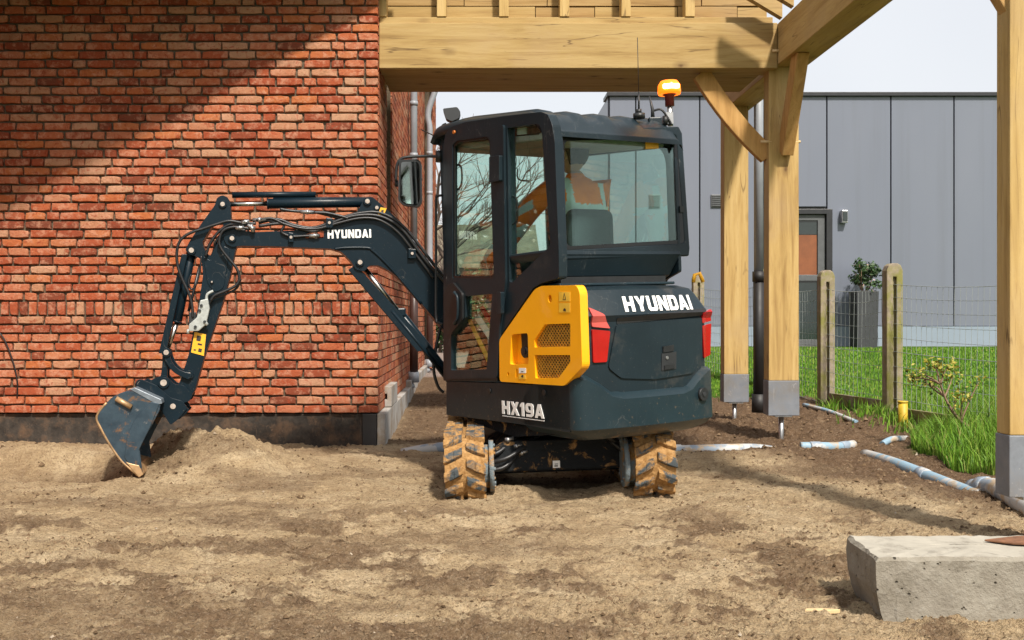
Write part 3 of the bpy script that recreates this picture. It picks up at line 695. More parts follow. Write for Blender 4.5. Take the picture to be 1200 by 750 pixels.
g = G(); g.box((BX(984), YB - .12, BZ(262)), (BX(991), YB - .002, BZ(247))); wl_ = part('wall_lamp', g, 'steel', bld, .01)
g = G(); g.box((BX(985), YB - .135, BZ(260)), (BX(990), YB - .121, BZ(249))); part('lamp_lens', g, 'darkglass', wl_)
g = G(); g.box((BX(640), YB - 1.3, GB - .3), (BX(1420), YB - .021, GB + .02)); pv = part('pavement', g, 'farwall', None); pv['kind'] = 'structure'
pl = empty('planter', (BX(1017), YB - .6, GB), "tall black square planter with a flowering shrub beside the dark door", "planter")
xa, xb = (1004 - CX) / FPX * 17.3, (1030 - CX) / FPX * 17.3
g = G(); g.loft([[(xa + d, 17.3 + d, z), (xb - d, 17.3 + d, z), (xb - d, 17.68 - d, z), (xa + d, 17.68 - d, z)] for d, z in ((.02, .42), (0, 1.46), (0, 1.5), (.02, 1.5), (.02, 1.46))], False); part('pot', g, 'pot', pl, .006)
def leaves(g, centers, n, size, rs, m=0, asp=.5):
    for c, r in centers:
        for _ in range(n):
            d = Vector((rs.gauss(0, 1), rs.gauss(0, 1), rs.gauss(0, 1))).normalized() * r * rs.random() ** .4
            p = Vector(c) + d; u = Vector((rs.gauss(0, 1), rs.gauss(0, 1), rs.gauss(0, .7))).normalized(); w = u.orthogonal().normalized(); w = (Matrix.Rotation(rs.uniform(0, 6.3), 3, u) @ w)
            s = size * rs.uniform(.6, 1.3); g.add([p - u * s, p + w * s * asp, p + u * s, p - w * s * asp], [(0, 1, 2, 3)], False, m)
rs = random.Random(3); xm = (xa + xb) / 2; cl = [((xm + rs.uniform(-.25, .25), 17.5 + rs.uniform(-.18, .18), 1.58 + rs.uniform(0, .38)), rs.uniform(.07, .15)) for _ in range(16)]
g = G(); leaves(g, cl, 60, .035, rs); leaves(g, cl[:8], 3, .03, rs, 1); part('foliage', g, ['leaf', 'petal'], pl)
g = G()
for c, r in cl[:9]: g.tube([(xm, 17.5, 1.45), ((xm + c[0]) / 2 + .02, 17.5, 1.55), c], [.014, .01, .004], 5)
part('stem', g, 'stem', pl)

# ------------------------------------------------------------------ fence
fen = empty('wire_fence', (4.0, 9.8, .1), "sagging wire mesh fence on mossy concrete posts beside the lawn", "fence")
FP = [(2.75, 16.5, .42, 1.72), (3.12, 14.4, .25, 1.67), (3.52, 12.5, .18, 1.64), (3.77, 11.0, .10, 1.56), (4.0, 9.8, .05, 1.57), (4.48, 7.35, .02, 1.55), (4.95, 5.0, 0, 1.55)]
for i, (x, y, z0, z1) in enumerate(FP):
    w = .078; out_ = [(-w, z0 - .4), (w, z0 - .4), (w, z1 - .07), (w * .75, z1 - .02), (w * .35, z1), (-w * .35, z1), (-w * .75, z1 - .02), (-w, z1 - .07)]
    g = G(); g.prism(out_, y - .055, y + .055, lambda a, b, t: (a + x, t, b)); 
    # slot down the face towards the camera: two proud cheeks leave a groove between them
    g = G()
    g.prism(out_, y - .02, y + .06, lambda a, b, t: (a + x, t, b))
    arch = [(-w, z0 - .4), (-.016, z0 - .4), (-.016, z1 - .13), (.016, z1 - .13), (.016, z0 - .4), (w, z0 - .4), (w, z1 - .07), (w * .75, z1 - .02), (w * .35, z1), (-w * .35, z1), (-w * .75, z1 - .02), (-w, z1 - .07)]
    g.prism(arch, y - .062, y - .0201, lambda a, b, t: (a + x, t, b))
    part('fence_post', g, 'postconc', fen, .008)
g = G()
for a, b2 in zip(FP[:-1], FP[1:]):
    A = Vector((a[0], a[1], 0)); B = Vector((b2[0], b2[1], 0)); L = (B - A).length; n = int(L / .075); ta, tb = a[3] - .2, b2[3] - .2
    sag = .05
    for k in range(n + 1):
        t = k / n; p = A.lerp(B, t); zt = ta + (tb - ta) * t - sag * 4 * t * (1 - t); zb = a[2] + (b2[2] - a[2]) * t + .02
        wv = .05 * math.sin(t * 9 + a[0]) * t; g.tube([(p.x, p.y, zb), (p.x + wv * .5, p.y + wv, (zb + zt) / 2 + .01), (p.x + wv, p.y + wv, zt)], .0022, 3, False)
    for j in range(10):
        pts = []
        for k in range(9):
            t = k / 8; p = A.lerp(B, t); zt = ta + (tb - ta) * t - sag * 4 * t * (1 - t); zb = a[2] + (b2[2] - a[2]) * t + .02
            wv = .05 * math.sin(t * 9 + a[0]) * t * j / 9; pts.append((p.x + wv, p.y + wv, zb + (zt - zb) * (j / 9) ** .85))
        g.tube(pts, .0032 if j in (0, 4, 9) else .0024, 3, False)
part('wire_mesh', g, 'wire', fen)
for (a, b2) in ((FP[3], FP[4]), (FP[4], FP[5])):
    A = Vector(a[:2]); B = Vector(b2[:2]); d = (B - A).normalized(); nn = Vector((-d.y, d.x)) * .02; A = A + d * .09; B = B - d * .09
    g = G(); g.add([(p.x + s * nn.x, p.y + s * nn.y, z) for z in (-.1, a[2] + .14) for p, s in ((A, -1), (B, -1), (B, 1), (A, 1))], [(0, 1, 2, 3), (4, 5, 6, 7), (0, 1, 5, 4), (1, 2, 6, 5), (2, 3, 7, 6), (3, 0, 4, 7)]); part('kick_board', g, 'postconc', fen, .004)

# ------------------------------------------------------------------ grass, shrub and weeds
def blades(name, pts, hgt, wid, mat, lean=.35):
    x, y, z, h = pts; k = len(x); a = RNG.uniform(0, 6.3, k); w = wid * RNG.uniform(.6, 1.4, k); ln = RNG.uniform(0, lean, k) * h; b = RNG.uniform(0, 6.3, k)
    dx, dy = np.cos(a) * w, np.sin(a) * w; lx, ly = np.cos(b) * ln, np.sin(b) * ln
    V = np.stack([np.stack([x - dx, y - dy, z - .01], -1), np.stack([x + dx, y + dy, z - .01], -1), np.stack([x + lx * .35 + dx * .7, y + ly * .35 + dy * .7, z + h * .6], -1), np.stack([x + lx * .35 - dx * .7, y + ly * .35 - dy * .7, z + h * .6], -1), np.stack([x + lx, y + ly, z + h * .95], -1)], 1).reshape(-1, 3)
    o5 = 5 * np.arange(k)[:, None]; Q = np.concatenate([(o5 + np.array([[0, 1, 2]])), (o5 + np.array([[0, 2, 3]])), (o5 + np.array([[3, 2, 4]]))]).reshape(-1, 3)
    me = bpy.data.meshes.new(name); me.vertices.add(len(V)); me.vertices.foreach_set('co', V.ravel()); me.loops.add(Q.size); me.loops.foreach_set('vertex_index', Q.ravel()); me.polygons.add(len(Q)); me.polygons.foreach_set('loop_start', np.arange(0, Q.size, 3)); me.update(); me.materials.append(mat)
    o = bpy.data.objects.new(name, me); COL.objects.link(o); return o
t = NT("grass_blade"); ge = t.n("NewGeometry"); pn = t.noise(ge.outputs['Position'], 1.6, 3); c = t.ramp(ge.outputs['Random Per Island'], [(0, (.035, .10, .008)), (.5, (.095, .23, .012)), (.82, (.16, .31, .02)), (.95, (.26, .30, .06)), (1, (.34, .27, .12))])
c = t.mix(t.ramp(pn, [(.4, 0.0), (.65, .45)]), c, (.19, .30, .04)); t.base(c)
t.b.inputs['Transmission Weight'].default_value = 0; M['blade'] = t.set(.6, 0, .3)
n = 90000; y = 1 / RNG.uniform(1 / 17.6, 1 / 9.2, n); x = RNG.uniform(.14, .62, n) * y; k = (x > grass_edge(y) + .05 * RNG.standard_normal(n)) & (y < 16.7 + 0 * x); x, y = x[k], y[k]
o = blades('lawn_grass', (x, y, ground_h(x, y), RNG.uniform(.015, .045, len(x))), None, .0055, M['blade']); tag(o, "mown green lawn between the fence and the grey building", "grass", kind='stuff')
n = 26000; y = RNG.uniform(6.3, 10.2, n); x = grass_edge(y) + RNG.random(n) ** 1.5 * 2.4 - .05
hh = RNG.uniform(.06, .30, len(x)) * (.6 + .7 * sstep(-.1, .35, x - grass_edge(y)))
o = blades('long_grass', (x, y, ground_h(x, y), hh), None, .0035, M['blade'], .6); tag(o, "long tufted grass at the foot of the mesh fence", "grass", kind='stuff')
n = 2600; cxs = RNG.uniform(0, 1, 40); y = 8.3 + RNG.random(n) * 4.4; x = np.interp(y, [8, 9.8, 11, 12.5, 14], [4.2, 3.8, 3.45, 3.1, 2.3]) + RNG.normal(0, .16, n); k = (fbm(x * 3, y * 3, 2) > .1); x, y = x[k], y[k]
o = blades('verge_weeds', (x, y, ground_h(x, y), RNG.uniform(.04, .16, len(x))), None, .006, M['blade'], .9); tag(o, "low weeds creeping over the dug soil by the fence posts", "weeds", kind='stuff')
# young shrub leaning in front of the fence
sh = empty('young_shrub', (3.55, 8.2, .05), "small leaning shrub with yellow and green leaves in front of the mesh fence", "shrub")
D = 8.15
trunk = [WP(1146, 525, D), WP(1138, 503, D), WP(1126, 494, D - .02), WP(1115, 480, D - .05), WP(1107, 465, D - .05), WP(1102, 450, D - .08)]
g = G(); g.tube(smooth_path(trunk, 4), [.018 - .0006 * i for i in range(21)], 7)
limbs = []
for tip, st in (((1072, 435), trunk[5]), ((1082, 445), trunk[4]), ((1095, 428), trunk[5]), ((1110, 430), trunk[5]), ((1116, 442), trunk[4]), ((1090, 452), trunk[4]), ((1147, 448), trunk[2]), ((1128, 462), trunk[2]), ((1120, 470), trunk[3]), ((1070, 443), trunk[5])):
    e_ = WP(tip[0], tip[1], D + rs.uniform(-.2, .2)); mid = (st + e_) / 2 + Vector((0, 0, rs.uniform(-.02, .03))); limbs.append(e_); g.tube(smooth_path([st, mid, e_], 3), [.009, .008, .007, .006, .005, .004, .003], 5)
part('stem', g, 'stem', sh)
g = G(); leaves(g, [(e_, .075) for e_ in limbs] + [((limbs[0] + limbs[3]) / 2, .09), (limbs[2], .1), (limbs[4], .1), (limbs[3], .1)], 22, .021, rs, 0, .45); leaves(g, [(e_, .08) for e_ in limbs], 8, .02, rs, 1, .45); part('foliage', g, ['leaf2', 'leaf'], sh)
g = G(); p = WP(1058, 487, 9.3); g.tube([(p.x, p.y, 0), (p.x, p.y, .1), (p.x, p.y, .27)], .042, 12); g.tube([(p.x, p.y, .27), (p.x, p.y, .285)], .046, 12); o = part('marker_stake', g, 'yellowpost'); tag(o, "short yellow marker stub standing in the soil by the right fence post", "marker")

# ------------------------------------------------------------------ pipes in the sand
def groundpipe(pts, r, mat, label, collars=(), name='drain_pipe', group=None):
    P = smooth_path([Vector(p) for p in pts], 5); e = empty(name, pts[0], label, "pipe", group)
    g = G(); g.tube(P, r, 14); a = part('pipe_length', g, mat, e)
    for c in collars:
        q = P[int(c * (len(P) - 2))]; q2 = P[int(c * (len(P) - 2)) + 1]; d = (q2 - q).normalized(); g = G(); g.tube([q - d * .045, q - d * .04, q + d * .04, q + d * .045], [r * 1.02, r * 1.13, r * 1.13, r * 1.02], 14); part('collar', g, 'pvc2', e)
def gz(px, py, dz): p = GP(px, py, .02); return (p.x, p.y, H(p.x, p.y) + dz)
groundpipe([gz(1014, 529, -.012), gz(1050, 545, .0), gz(1090, 556, .01), gz(1132, 570, .0), gz(1152, 576, -.02)], .042, 'pvc', "white and blue drain pipe half buried in soil, running towards the right post", (.5,))
groundpipe([gz(1140, 569, .005), gz(1165, 578, .03), gz(1200, 598, .03), gz(1240, 620, .02)], .055, 'pvc2', "thick grey drain pipe emerging under the nearest oak post", (.25,))
groundpipe([(-.60, 8.02, -.03), (-.3, 8.0, .02), (0.2, 7.98, .02), (1.2, 7.95, .02), (1.55, 7.95, .005), (1.9, 7.96, .012), (2.2, 7.97, .012), (2.45, 7.97, -.03)], .045, 'pvc2', "long grey pipe lying across behind the excavator, partly buried", (.6,))
groundpipe([gz(938, 527, .01), gz(960, 527, .018), gz(985, 525, .018), gz(1000, 523, .01)], .035, 'pvc', "short pipe stub with a grey collar left of the buried white pipe", (.35, .8))
groundpipe([gz(942, 488, .02), gz(972, 494, .02), gz(1004, 501, .02)], .02, 'pvc', "thin white pipe beside the foot of the middle oak post")
groundpipe([gz(1034, 519, .01), gz(1045, 517, .03), gz(1062, 513, .02)], .026, 'pvc', "small white pipe end poking from soil near the yellow marker")

# ------------------------------------------------------------------ concrete block with rusty plate
g = G(); rs2 = random.Random(9)
bx0, bx1, by0, by1, bz = 1.372, 2.35, 3.50, 3.86, .222
n = 28; top = []
rings = []
for (ins, zz) in ((.0, -.06), (.0, .03), (.0, .10), (.0, .17), (.0, bz - .012), (.010, bz), (.16, bz + .001)):
    ring = []
    for (sx, sy, ex, ey, k) in ((bx0, by0, bx1, by0, 26), (bx1, by0, bx1, by1, 8), (bx1, by1, bx0 + .03, by1, 26), (bx0 + .03, by1, bx0, by0, 10)):
        for i in range(k):
            t_ = i / k; x = sx + (ex - sx) * t_; y = sy + (ey - sy) * t_; cxm, cym = (bx0 + bx1) / 2, (by0 + by1) / 2
            x += (ins if x < cxm else -ins) + (.05 * max(0, (.10 - zz) / .16) if x < bx0 + .04 and zz < .1 else 0); y += ins if y < cym else -ins
            j = .004 if ins < .1 else .0015
            ring.append((x + rs2.uniform(-j, j), y + rs2.uniform(-j, j), zz + rs2.uniform(-j, j) * (.6 if zz > .2 else 1)))
    rings.append(ring)
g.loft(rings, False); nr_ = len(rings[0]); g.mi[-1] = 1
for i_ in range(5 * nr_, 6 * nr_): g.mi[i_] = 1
M['lit_top'] = simple('lit_top_concrete', (.35, .325, .27), .8, 0, .12, 7, bump=.4, dirt=(.17, .15, .12), dscale=9, dth=.60)  # sunlight on the block's top put into a paler concrete colour
blk = part('block_body', g, ['concrete', 'lit_top']); blk.name = 'concrete_block'; tag(blk, "pale concrete block with chipped corner lying on sand at the lower right", "concrete block")
g = G(); g.prism([(1.86, 3.73), (1.93, 3.67), (2.08, 3.63), (2.4, 3.64), (2.4, 3.80), (2.0, 3.78)], bz + .006, bz + .013, lambda a, b, t_: (a, b, t_ + .015 * (a - 1.86))); o = part('rusty_plate', g, 'rust', None, .002); tag(o, "flat rusty brown steel plate lying on top of the concrete block", "plate")
p = GP(962, 716); g = G(); g.prism([(-.06, -.008), (.02, -.016), (.07, 0), (.02, .014), (-.05, .012)], 0, .014, lambda a, b, t_: (p.x + a, p.y + b, H(p.x, p.y) + t_)); o = part('wood_chip', g, 'peg', None, .002); tag(o, "small yellowish wood chip on the sand left of the concrete block", "wood chip")

# ------------------------------------------------------------------ far background beyond the drive
fh = empty('distant_house', (-1, 34, 0), "distant house with a grey brown tiled roof seen past the excavator cab", "house")
g = G(); g.box((-7, 34, .2), (1.9, 40, 2.75)); part('wall', g, 'farwall', fh)
zr0, zr1 = 2.7, 4.3
for k in range(22):   # tile courses stepping up the slope
    y0 = 33.6 + k * .155; z0 = zr0 + k * (zr1 - zr0) / 22
    g = G(); g.box((-7.3, y0, z0), (2.1, y0 + .20, z0 + .085)); part('tile_course', g, 'tile', fh)
g = G(); g.box((-7.3, 36.9, zr1 - .1), (2.1, 37.1, zr1 + .12)); part('ridge', g, 'tile', fh)
rs = random.Random(21)
def branch(g, tw, p, d, L, r, depth):
    n = 3; pts = [p]; dd = d.copy()
    for i in range(n): dd = (dd + Vector((rs.gauss(0, .12), rs.gauss(0, .12), rs.gauss(.03, .1)))).normalized(); pts.append(pts[-1] + dd * L / n)
    (g if depth > 2 else tw).tube(pts, [r, r * .87, r * .75, r * .62], 5 if depth > 3 else 3, False)
    if depth == 0: return
    for i in range(3 if depth > 1 else 4):
        a = rs.uniform(.35, .85); ax = Vector((rs.gauss(0, 1), rs.gauss(0, 1), rs.gauss(0, .4))).normalized(); nd = (Matrix.Rotation(a, 3, ax) @ dd).normalized(); nd.z = abs(nd.z) * .8 + .12
        branch(g, tw, pts[-1 if i < 2 else 2], nd.normalized(), L * rs.uniform(.62, .82), r * .55, depth - 1)
for (x, y, hh, lab) in ((-.55, 29, 1.75, "bare branching tree seen through the cab door glass"), (-1.6, 29, 2.3, "bare pinkish tree in the gap left of the cab")):
    tr = empty('bare_tree', (x, y, .2), lab, "tree", "bare trees beyond the drive"); g = G(); tw = G()
    branch(g, tw, Vector((x, y, .2)), Vector((0, 0, 1)), hh, .16, 5); part('trunk', g, 'bark', tr); part('twigs', tw, 'twig', tr)
g = G(); hc = [((x_, 24 + rs.uniform(-.4, .4), .5 + rs.random() * 1.35), .38) for x_ in np.linspace(-1.6, 2.4, 26) for _ in range(3)]; leaves(g, hc, 90, .07, rs); hd = empty('hedge', (0, 24, .2), "green garden hedge beyond the drive, seen through the cab door", "hedge"); part('foliage', g, 'leaf', hd)
g = G()
for x_ in np.linspace(-1.5, 2.3, 14): g.tube([(x_, 24, .1), (x_ + rs.uniform(-.2, .2), 24, 1.6)], [.04, .015], 5)
part('stem', g, 'bark', hd)

# ------------------------------------------------------------------ the excavator
EC = Vector((.473, 6.48, -.004))
ex = empty('mini_excavator', EC, "small dark grey and yellow tracked excavator with closed cab, digging by the brick wall", "excavator", None, (0, R(-2.1), 0))
EM = Matrix.Translation(EC) @ Matrix.Rotation(R(-2.1), 4, 'Y')
UM = Matrix.Rotation(R(30), 4, 'Z')                       # upper structure turned on the tracks
def U(r, f, z): return UM @ Vector((r, f, z))
def unproj(px, py, FM, axis, val):
    inv = FM.inverted(); o = inv @ Vector((0, 0, EYE)); d = (inv @ WP(px, py, 1.0)) - o; t = (val - o[axis]) / d[axis]; return o + d * t
EU = EM @ UM
def sd_(px, py, r=-.49): p = unproj(px, py, EU, 0, r); return (p.y, p.z)      # (f, z) on the left side
def re_(px, py, f=-.747): p = unproj(px, py, EU, 1, f); return (p.x, p.z)     # (r, z) on a rear plane
def LW(px, py, y): return EM.inverted() @ WP(px, py, y)
def P(name, g, mats, parent=None, bevel=0, **k): return part(name, g, mats, ex if parent is None else parent, bevel, local=True, **k)
SIDE = lambda f, z, t: U(t, f, z)
REAR = lambda r, z, t: U(r, t, z)

# tracks
TH, TW = .425, .225
def track_path(n=240):
    rr = .185; zc0, zc1 = rr + .02, rr + .035; half = .57; pts = []
    L = []
    for i in range(40): a = -math.pi / 2 - math.pi * i / 39; L.append((-half + rr * math.cos(a), zc0 + rr * math.sin(a)))
    for i in range(1, 30): t = i / 30; L.append((-half + 2 * half * t, zc0 + rr + (zc1 - zc0) * t - .02 * math.sin(math.pi * t)))
    for i in range(40): a = math.pi / 2 - math.pi * i / 39; L.append((half + rr * .94 * math.cos(a), zc1 - .015 + rr * .94 * math.sin(a)))
    for i in range(1, 30): t = i / 30; L.append((half - 2 * half * t, .021))
    return L
TP = track_path(); NP = len(TP)
cum = [0]
for i in range(NP): a = TP[i]; b = TP[(i + 1) % NP]; cum.append(cum[-1] + math.hypot(b[0] - a[0], b[1] - a[1]))
def tp(s, h):
    s = s % cum[-1]; i = 0
    lo, hi = 0, NP
    while hi - lo > 1:
        m = (lo + hi) // 2
        if cum[m] <= s: lo = m
        else: hi = m
    i = lo; a = TP[i]; b = TP[(i + 1) % NP]; t = (s - cum[i]) / max(1e-9, cum[i + 1] - cum[i]); dx, dz = b[0] - a[0], b[1] - a[1]; l = math.hypot(dx, dz)
    nx, nz = -dz / l, dx / l
    return (a[0] + dx * t + nx * h, a[1] + dz * t + nz * h)
# path runs clockwise seen from the right, so (-dz,dx) points outwards
def make_track(cx, sgn):
    g = G(); rings = []
    n = 130
    for k in range(n):
        s = cum[-1] * k / n; inn = tp(s, -.022); o1 = tp(s, .0)
        rings.append([(cx - TW / 2, *inn), (cx + TW / 2, *inn), (cx + TW / 2, *o1), (cx - TW / 2, *o1)])
    rings.append(rings[0]); g.loft(rings, False, cap=False); tr = P('track', g, 'trackbelt', bevel=0)
    nl = 34; lp = cum[-1] / nl
    for k in range(nl):
        for sd in (-1, 1):
            s0 = lp * (k + (.0 if sd < 0 else .35)); g = G()
            # lug: a slanted block, wide at the edge, chevron towards the middle
            a = [(.012, 0, .030), (.060, .022, .034), (TW / 2 + .006, .045, .030)]
            for (u0, sh0, w0), (u1, sh1, w1) in zip(a[:-1], a[1:]):
                V = []
                for u, sh, w in ((u0, sh0, w0), (u1, sh1, w1)):
                    for hh, ww in ((-.002, w), (.024, w * .62)):
                        for q in (-1, 1): V.append((cx + sd * u, *tp(s0 - sh + q * ww, hh)))
                g.add(V, [(0, 1, 5, 4), (2, 6, 7, 3), (0, 4, 6, 2), (1, 3, 7, 5), (0, 2, 3, 1), (4, 5, 7, 6)])
            P('lug', g, 'lug', tr, .003, seg=1)
    g = G(); g.box((cx - .07, -.45, .10), (cx + .07, .45, .30)); P('track_frame', g, 'frame', tr, .02)
    for y, rr, nm in ((-.57, .16, 'sprocket'), (.57, .15, 'idler')):
        g = G(); g.cyl((cx - .05, y, .205), (cx + .05, y, .205), rr, 24)
        inn = -sgn
        if nm == 'sprocket':
            g.cyl((cx + inn * .05, y, .205), (cx + inn * (TW / 2 + .028), y, .205), .125, 28); g.cyl((cx + inn * (TW / 2 + .028), y, .205), (cx + inn * (TW / 2 + .055), y, .205), .15, 28)
            for k in range(8): a = k * math.pi / 4; g.cyl((cx + inn * (TW / 2 + .05), y + .12 * math.cos(a), .205 + .12 * math.sin(a)), (cx + inn * (TW / 2 + .064), y + .12 * math.cos(a), .205 + .12 * math.sin(a)), .010, 6)
        P(nm, g, 'mudmetal', tr)
    for y in (-.3, -.1, .1, .3):
        g = G(); g.cyl((cx - .08, y, .085), (cx + .08, y, .085), .06, 16); P('roller', g, 'mudmetal', tr)
make_track(-.54, -1); make_track(.54, 1)
# undercarriage cross frame, slewing ring, hoses, blade
g = G(); g.prism([(-.40, .15), (.40, .15), (.36, .33), (-.30, .33), (-.40, .26)], -.47, .42, lambda a, b, t: (a, t, b)); g.box((-.44, -.34, .12), (.44, -.24, .24)); g.box((-.44, .20, .12), (.44, .30, .24)); cf = P('cross_frame', g, 'frame', bevel=.012)
g = G(); q = EM.inverted() @ WP(652, 544, 6.005); g.box((q.x - .021, -.478, q.z - .021), (q.x + .021, -.4715, q.z + .021)); P('label_plate', g, 'white', cf)
g = G(); g.box((q.x - .012, -.4805, q.z - .013), (q.x + .008, -.4785, q.z - .006)); g.box((q.x - .01, -.4805, q.z + .0), (q.x + .01, -.4785, q.z + .004)); P('print', g, 'ink', cf)
g = G(); g.cyl((0, 0, .31), (0, 0, .42), .23, 32); g.cyl((0, 0, .345), (0, 0, .37), .26, 32); P('slewing_ring', g, 'frame')
hs = [[(-.43, -.5, .17), (-.3, -.5, .19), (-.15, -.36, .33), (0, -.2, .37)], [(-.43, -.5, .21), (-.28, -.52, .245), (-.1, -.38, .345), (.05, -.2, .38)], [(-.44, -.46, .25), (-.34, -.48, .27), (-.2, -.36, .36), (-.02, -.2, .39)],
      [(.43, -.5, .22), (.34, -.5, .3), (.25, -.36, .37), (.1, -.2, .38)], [(.43, -.46, .27), (.3, -.5, .34), (.2, -.36, .39), (.05, -.2, .39)], [(.44, -.5, .16), (.38, -.52, .26), (.3, -.4, .36), (.1, -.22, .37)]]
for h in hs: g = G(); g.tube(smooth_path(h, 6), .014, 8); P('hydraulic_hose', g, 'rubber')
for (x, z) in ((-.25, .30), (-.22, .26), (.36, .33), (-.3, .34)):
    g = G(); g.tube([(x, -.47, z), (x + .05, -.46, z + .008)], .012, 8); g.tube([(x + .01, -.47, z), (x + .025, -.47, z)], .017, 6); P('fitting', g, 'steel')
g = G(); g.box((.24, -.40, .35), (.42, -.25, .42)); P('valve_cover', g, 'frame', bevel=.02)
g = G(); prof = [(.93, .05), (.90, .12), (.90, .22), (.94, .32), (.97, .32), (.93, .22), (.93, .12), (.96, .05)]
g.prism(prof, -.64, .64, lambda a, b, t: (t, a, b)); g.box((-.33, .42, .12), (-.25, .91, .20)); g.box((.25, .42, .12), (.33, .91, .20)); P('dozer_blade', g, 'paint', bevel=.006)

# ---------- upper structure plan curve
HWD = .49
def plan(ins=0.0, rear=-1.0, corner=.075, front=-.10, n=9):
    """outline of the tail from front left round the back to front right"""
    w = HWD - ins; pts = [(-w, front), (-w, -.35), (-w, -.60)]
    cr = max(.03, corner - ins * .4); ycor = -1.01 + ins
    cy = ycor + cr * 1.1
    for i in range(n): a = math.pi + (math.pi / 2) * i / (n - 1) * .92; pts.append((-w + cr + cr * math.cos(a), cy + cr * math.sin(a) * 1.1))
    x1 = pts[-1][0]
    for i in range(1, 12): t = i / 12; x = x1 * (1 - 2 * t); pts.append((x, pts[n + 2][1] - (.045) * (1 - (x / x1) ** 2)))
    return pts + [(-a, b) for a, b in pts[:n + 3][::-1]]
base_plan = plan(); NPL = len(base_plan)
def rear_f(r, ins=0.0):
    pl = plan(ins, corner=.05 if ins else .075)
    for a, b in zip(pl[:-1], pl[1:]):
        if a[0] <= r <= b[0] and b[0] - a[0] > 1e-6 and a[1] < -.6:
            t = (r - a[0]) / (b[0] - a[0]); return a[1] + (b[1] - a[1]) * t
    return pl[NPL // 2][1] + .12
# counterweight: rim rises at the two tail corners
arc = [0]
for a, b in zip(base_plan[:-1], base_plan[1:]): arc.append(arc[-1] + math.hypot(b[0] - a[0], b[1] - a[1]))
def rim_z(r, f):
    zb = .655
    if f > -.62: return np.interp(f, [-.62, -.5], [.765, .655]) if f < -.5 else .655
    return float(np.interp(abs(r), [0, .26, .37, .43, .5], [zb, zb, .74, .77, .775]))
rings = []
cols = []
pl0, plA, plB, plC, plD = plan(0), plan(.012), plan(.05), plan(.075), plan(.085)
def ring(pl, fz): return [U(a, b, fz(a, b) if callable(fz) else fz) for a, b in pl]
FW = -.50
def trim(pl, fx=-.47): return [(a, min(b, fx)) for a, b in pl]
g = G(); g.loft([ring(trim(plan(.09)), .385), ring(trim(plan(.035)), .415), ring(trim(pl0), .45), ring(trim(pl0), lambda a, b: rim_z(a, b) - .052), ring(trim(plan(.006)), lambda a, b: rim_z(a, b) - .044), ring(trim(plan(.058)), lambda a, b: rim_z(a, b)), ring(trim(plan(.066)), .56)], True, cap=True)
cw = crisp(P('counterweight', g, 'paint2'))
g = G(); rr_, zz_ = re_(826, 461, -.93); f_ = -.86
def corner_disc(g, rc, r0, r1, z, t0, t1):
    c = U(.36, rear_f(.36, 0) + .004, z); nrm = (UM.to_3x3() @ Vector((.15, -.99, 0))).normalized(); g.tube([c + nrm * t0, c + nrm * t1], [r0, r1], 20)
zz_ = EYE - (461 - CY) / FPX * 5.77 - .03
corner_disc(g, 0, .037, .037, zz_, .0, .022); P('tie_down_eye', g, 'black', cw); g = G(); corner_disc(g, 0, .014, .014, zz_, .022, .026); P('eye_bolt', g, 'lamp', cw)
# engine hood
g = G(); g.loft([ring(trim(plan(.04, corner=.05), -.42), .56), ring(trim(plan(.035, corner=.05), -.42), .80), ring(trim(plan(.03, corner=.05), -.42), 1.02), ring(trim(plan(.012, corner=.05), -.42), 1.055), ring(trim(plan(.07, corner=.05), -.42), 1.165), ring(trim(plan(.09, corner=.05), -.42), 1.195), ring(trim(plan(.14), -.42), 1.215), ring(trim(plan(.30), -.42), 1.225)], True)
hood = crisp(P('engine_hood', g, 'paint'))
# rear door panel on the hood, text, lock, lamps
def on_hood(off, zins=lambda z: float(np.interp(z, [.56, .80, 1.02, 1.055, 1.165, 1.195], [.04, .035, .03, .012, .07, .09]))):
    def fn(r, z, t):
        r2 = max(-.445, min(.445, r)); return U(r, rear_f(r2, zins(z)) - off - t, z)
    return fn
def fine(poly, k=6):
    out = []
    for i in range(len(poly)):
        a, b = poly[i], poly[(i + 1) % len(poly)]
        for j in range(k): out.append((a[0] + (b[0] - a[0]) * j / k, a[1] + (b[1] - a[1]) * j / k))
    return out
def curved_plate(poly, t0, t1, fn, step=.04):
    """plate cut into strips across r so that it can follow the tail's curve"""
    bm = bmesh.new(); vs = [bm.verts.new((a, b, 0)) for a, b in poly]; f = bm.faces.new(vs)
    lo, hi = min(p[0] for p in poly), max(p[0] for p in poly); x = lo + step
    while x < hi - .005:
        geo = bm.verts[:] + bm.edges[:] + bm.faces[:]; bmesh.ops.bisect_plane(bm, geom=geo, plane_co=(x, 0, 0), plane_no=(1, 0, 0)); x += step
    zl, zh = min(p[1] for p in poly), max(p[1] for p in poly)
    for z in (1.02, 1.055, 1.165):
        if zl < z < zh: geo = bm.verts[:] + bm.edges[:] + bm.faces[:]; bmesh.ops.bisect_plane(bm, geom=geo, plane_co=(0, z, 0), plane_no=(0, 1, 0))
    bm.verts.index_update(); g = G(); V = [tuple(v.co) for v in bm.verts]; n = len(V)
    A = [fn(v[0], v[1], t0) for v in V] + [fn(v[0], v[1], t1) for v in V]
    F = [tuple(v.index for v in f.verts) for f in bm.faces]; F2 = [tuple(i + n for i in f[::-1]) for f in F]
    E = [(e.verts[0].index, e.verts[1].index) for e in bm.edges if len(e.link_faces) == 1]
    g.add(A, F + F2 + [(a, b, b + n, a + n) for a, b in E]); bm.free(); return g
rp = lambda L: [re_(px, py, -.97) for px, py in L]
g = curved_plate(roundpoly(rp([(716, 380), (820, 372), (820, 420), (808, 437), (760, 444), (722, 443), (708, 431)]), .02, 3), .0, .010, on_hood(0)); P('rear_door', g, 'paint', hood, .003)
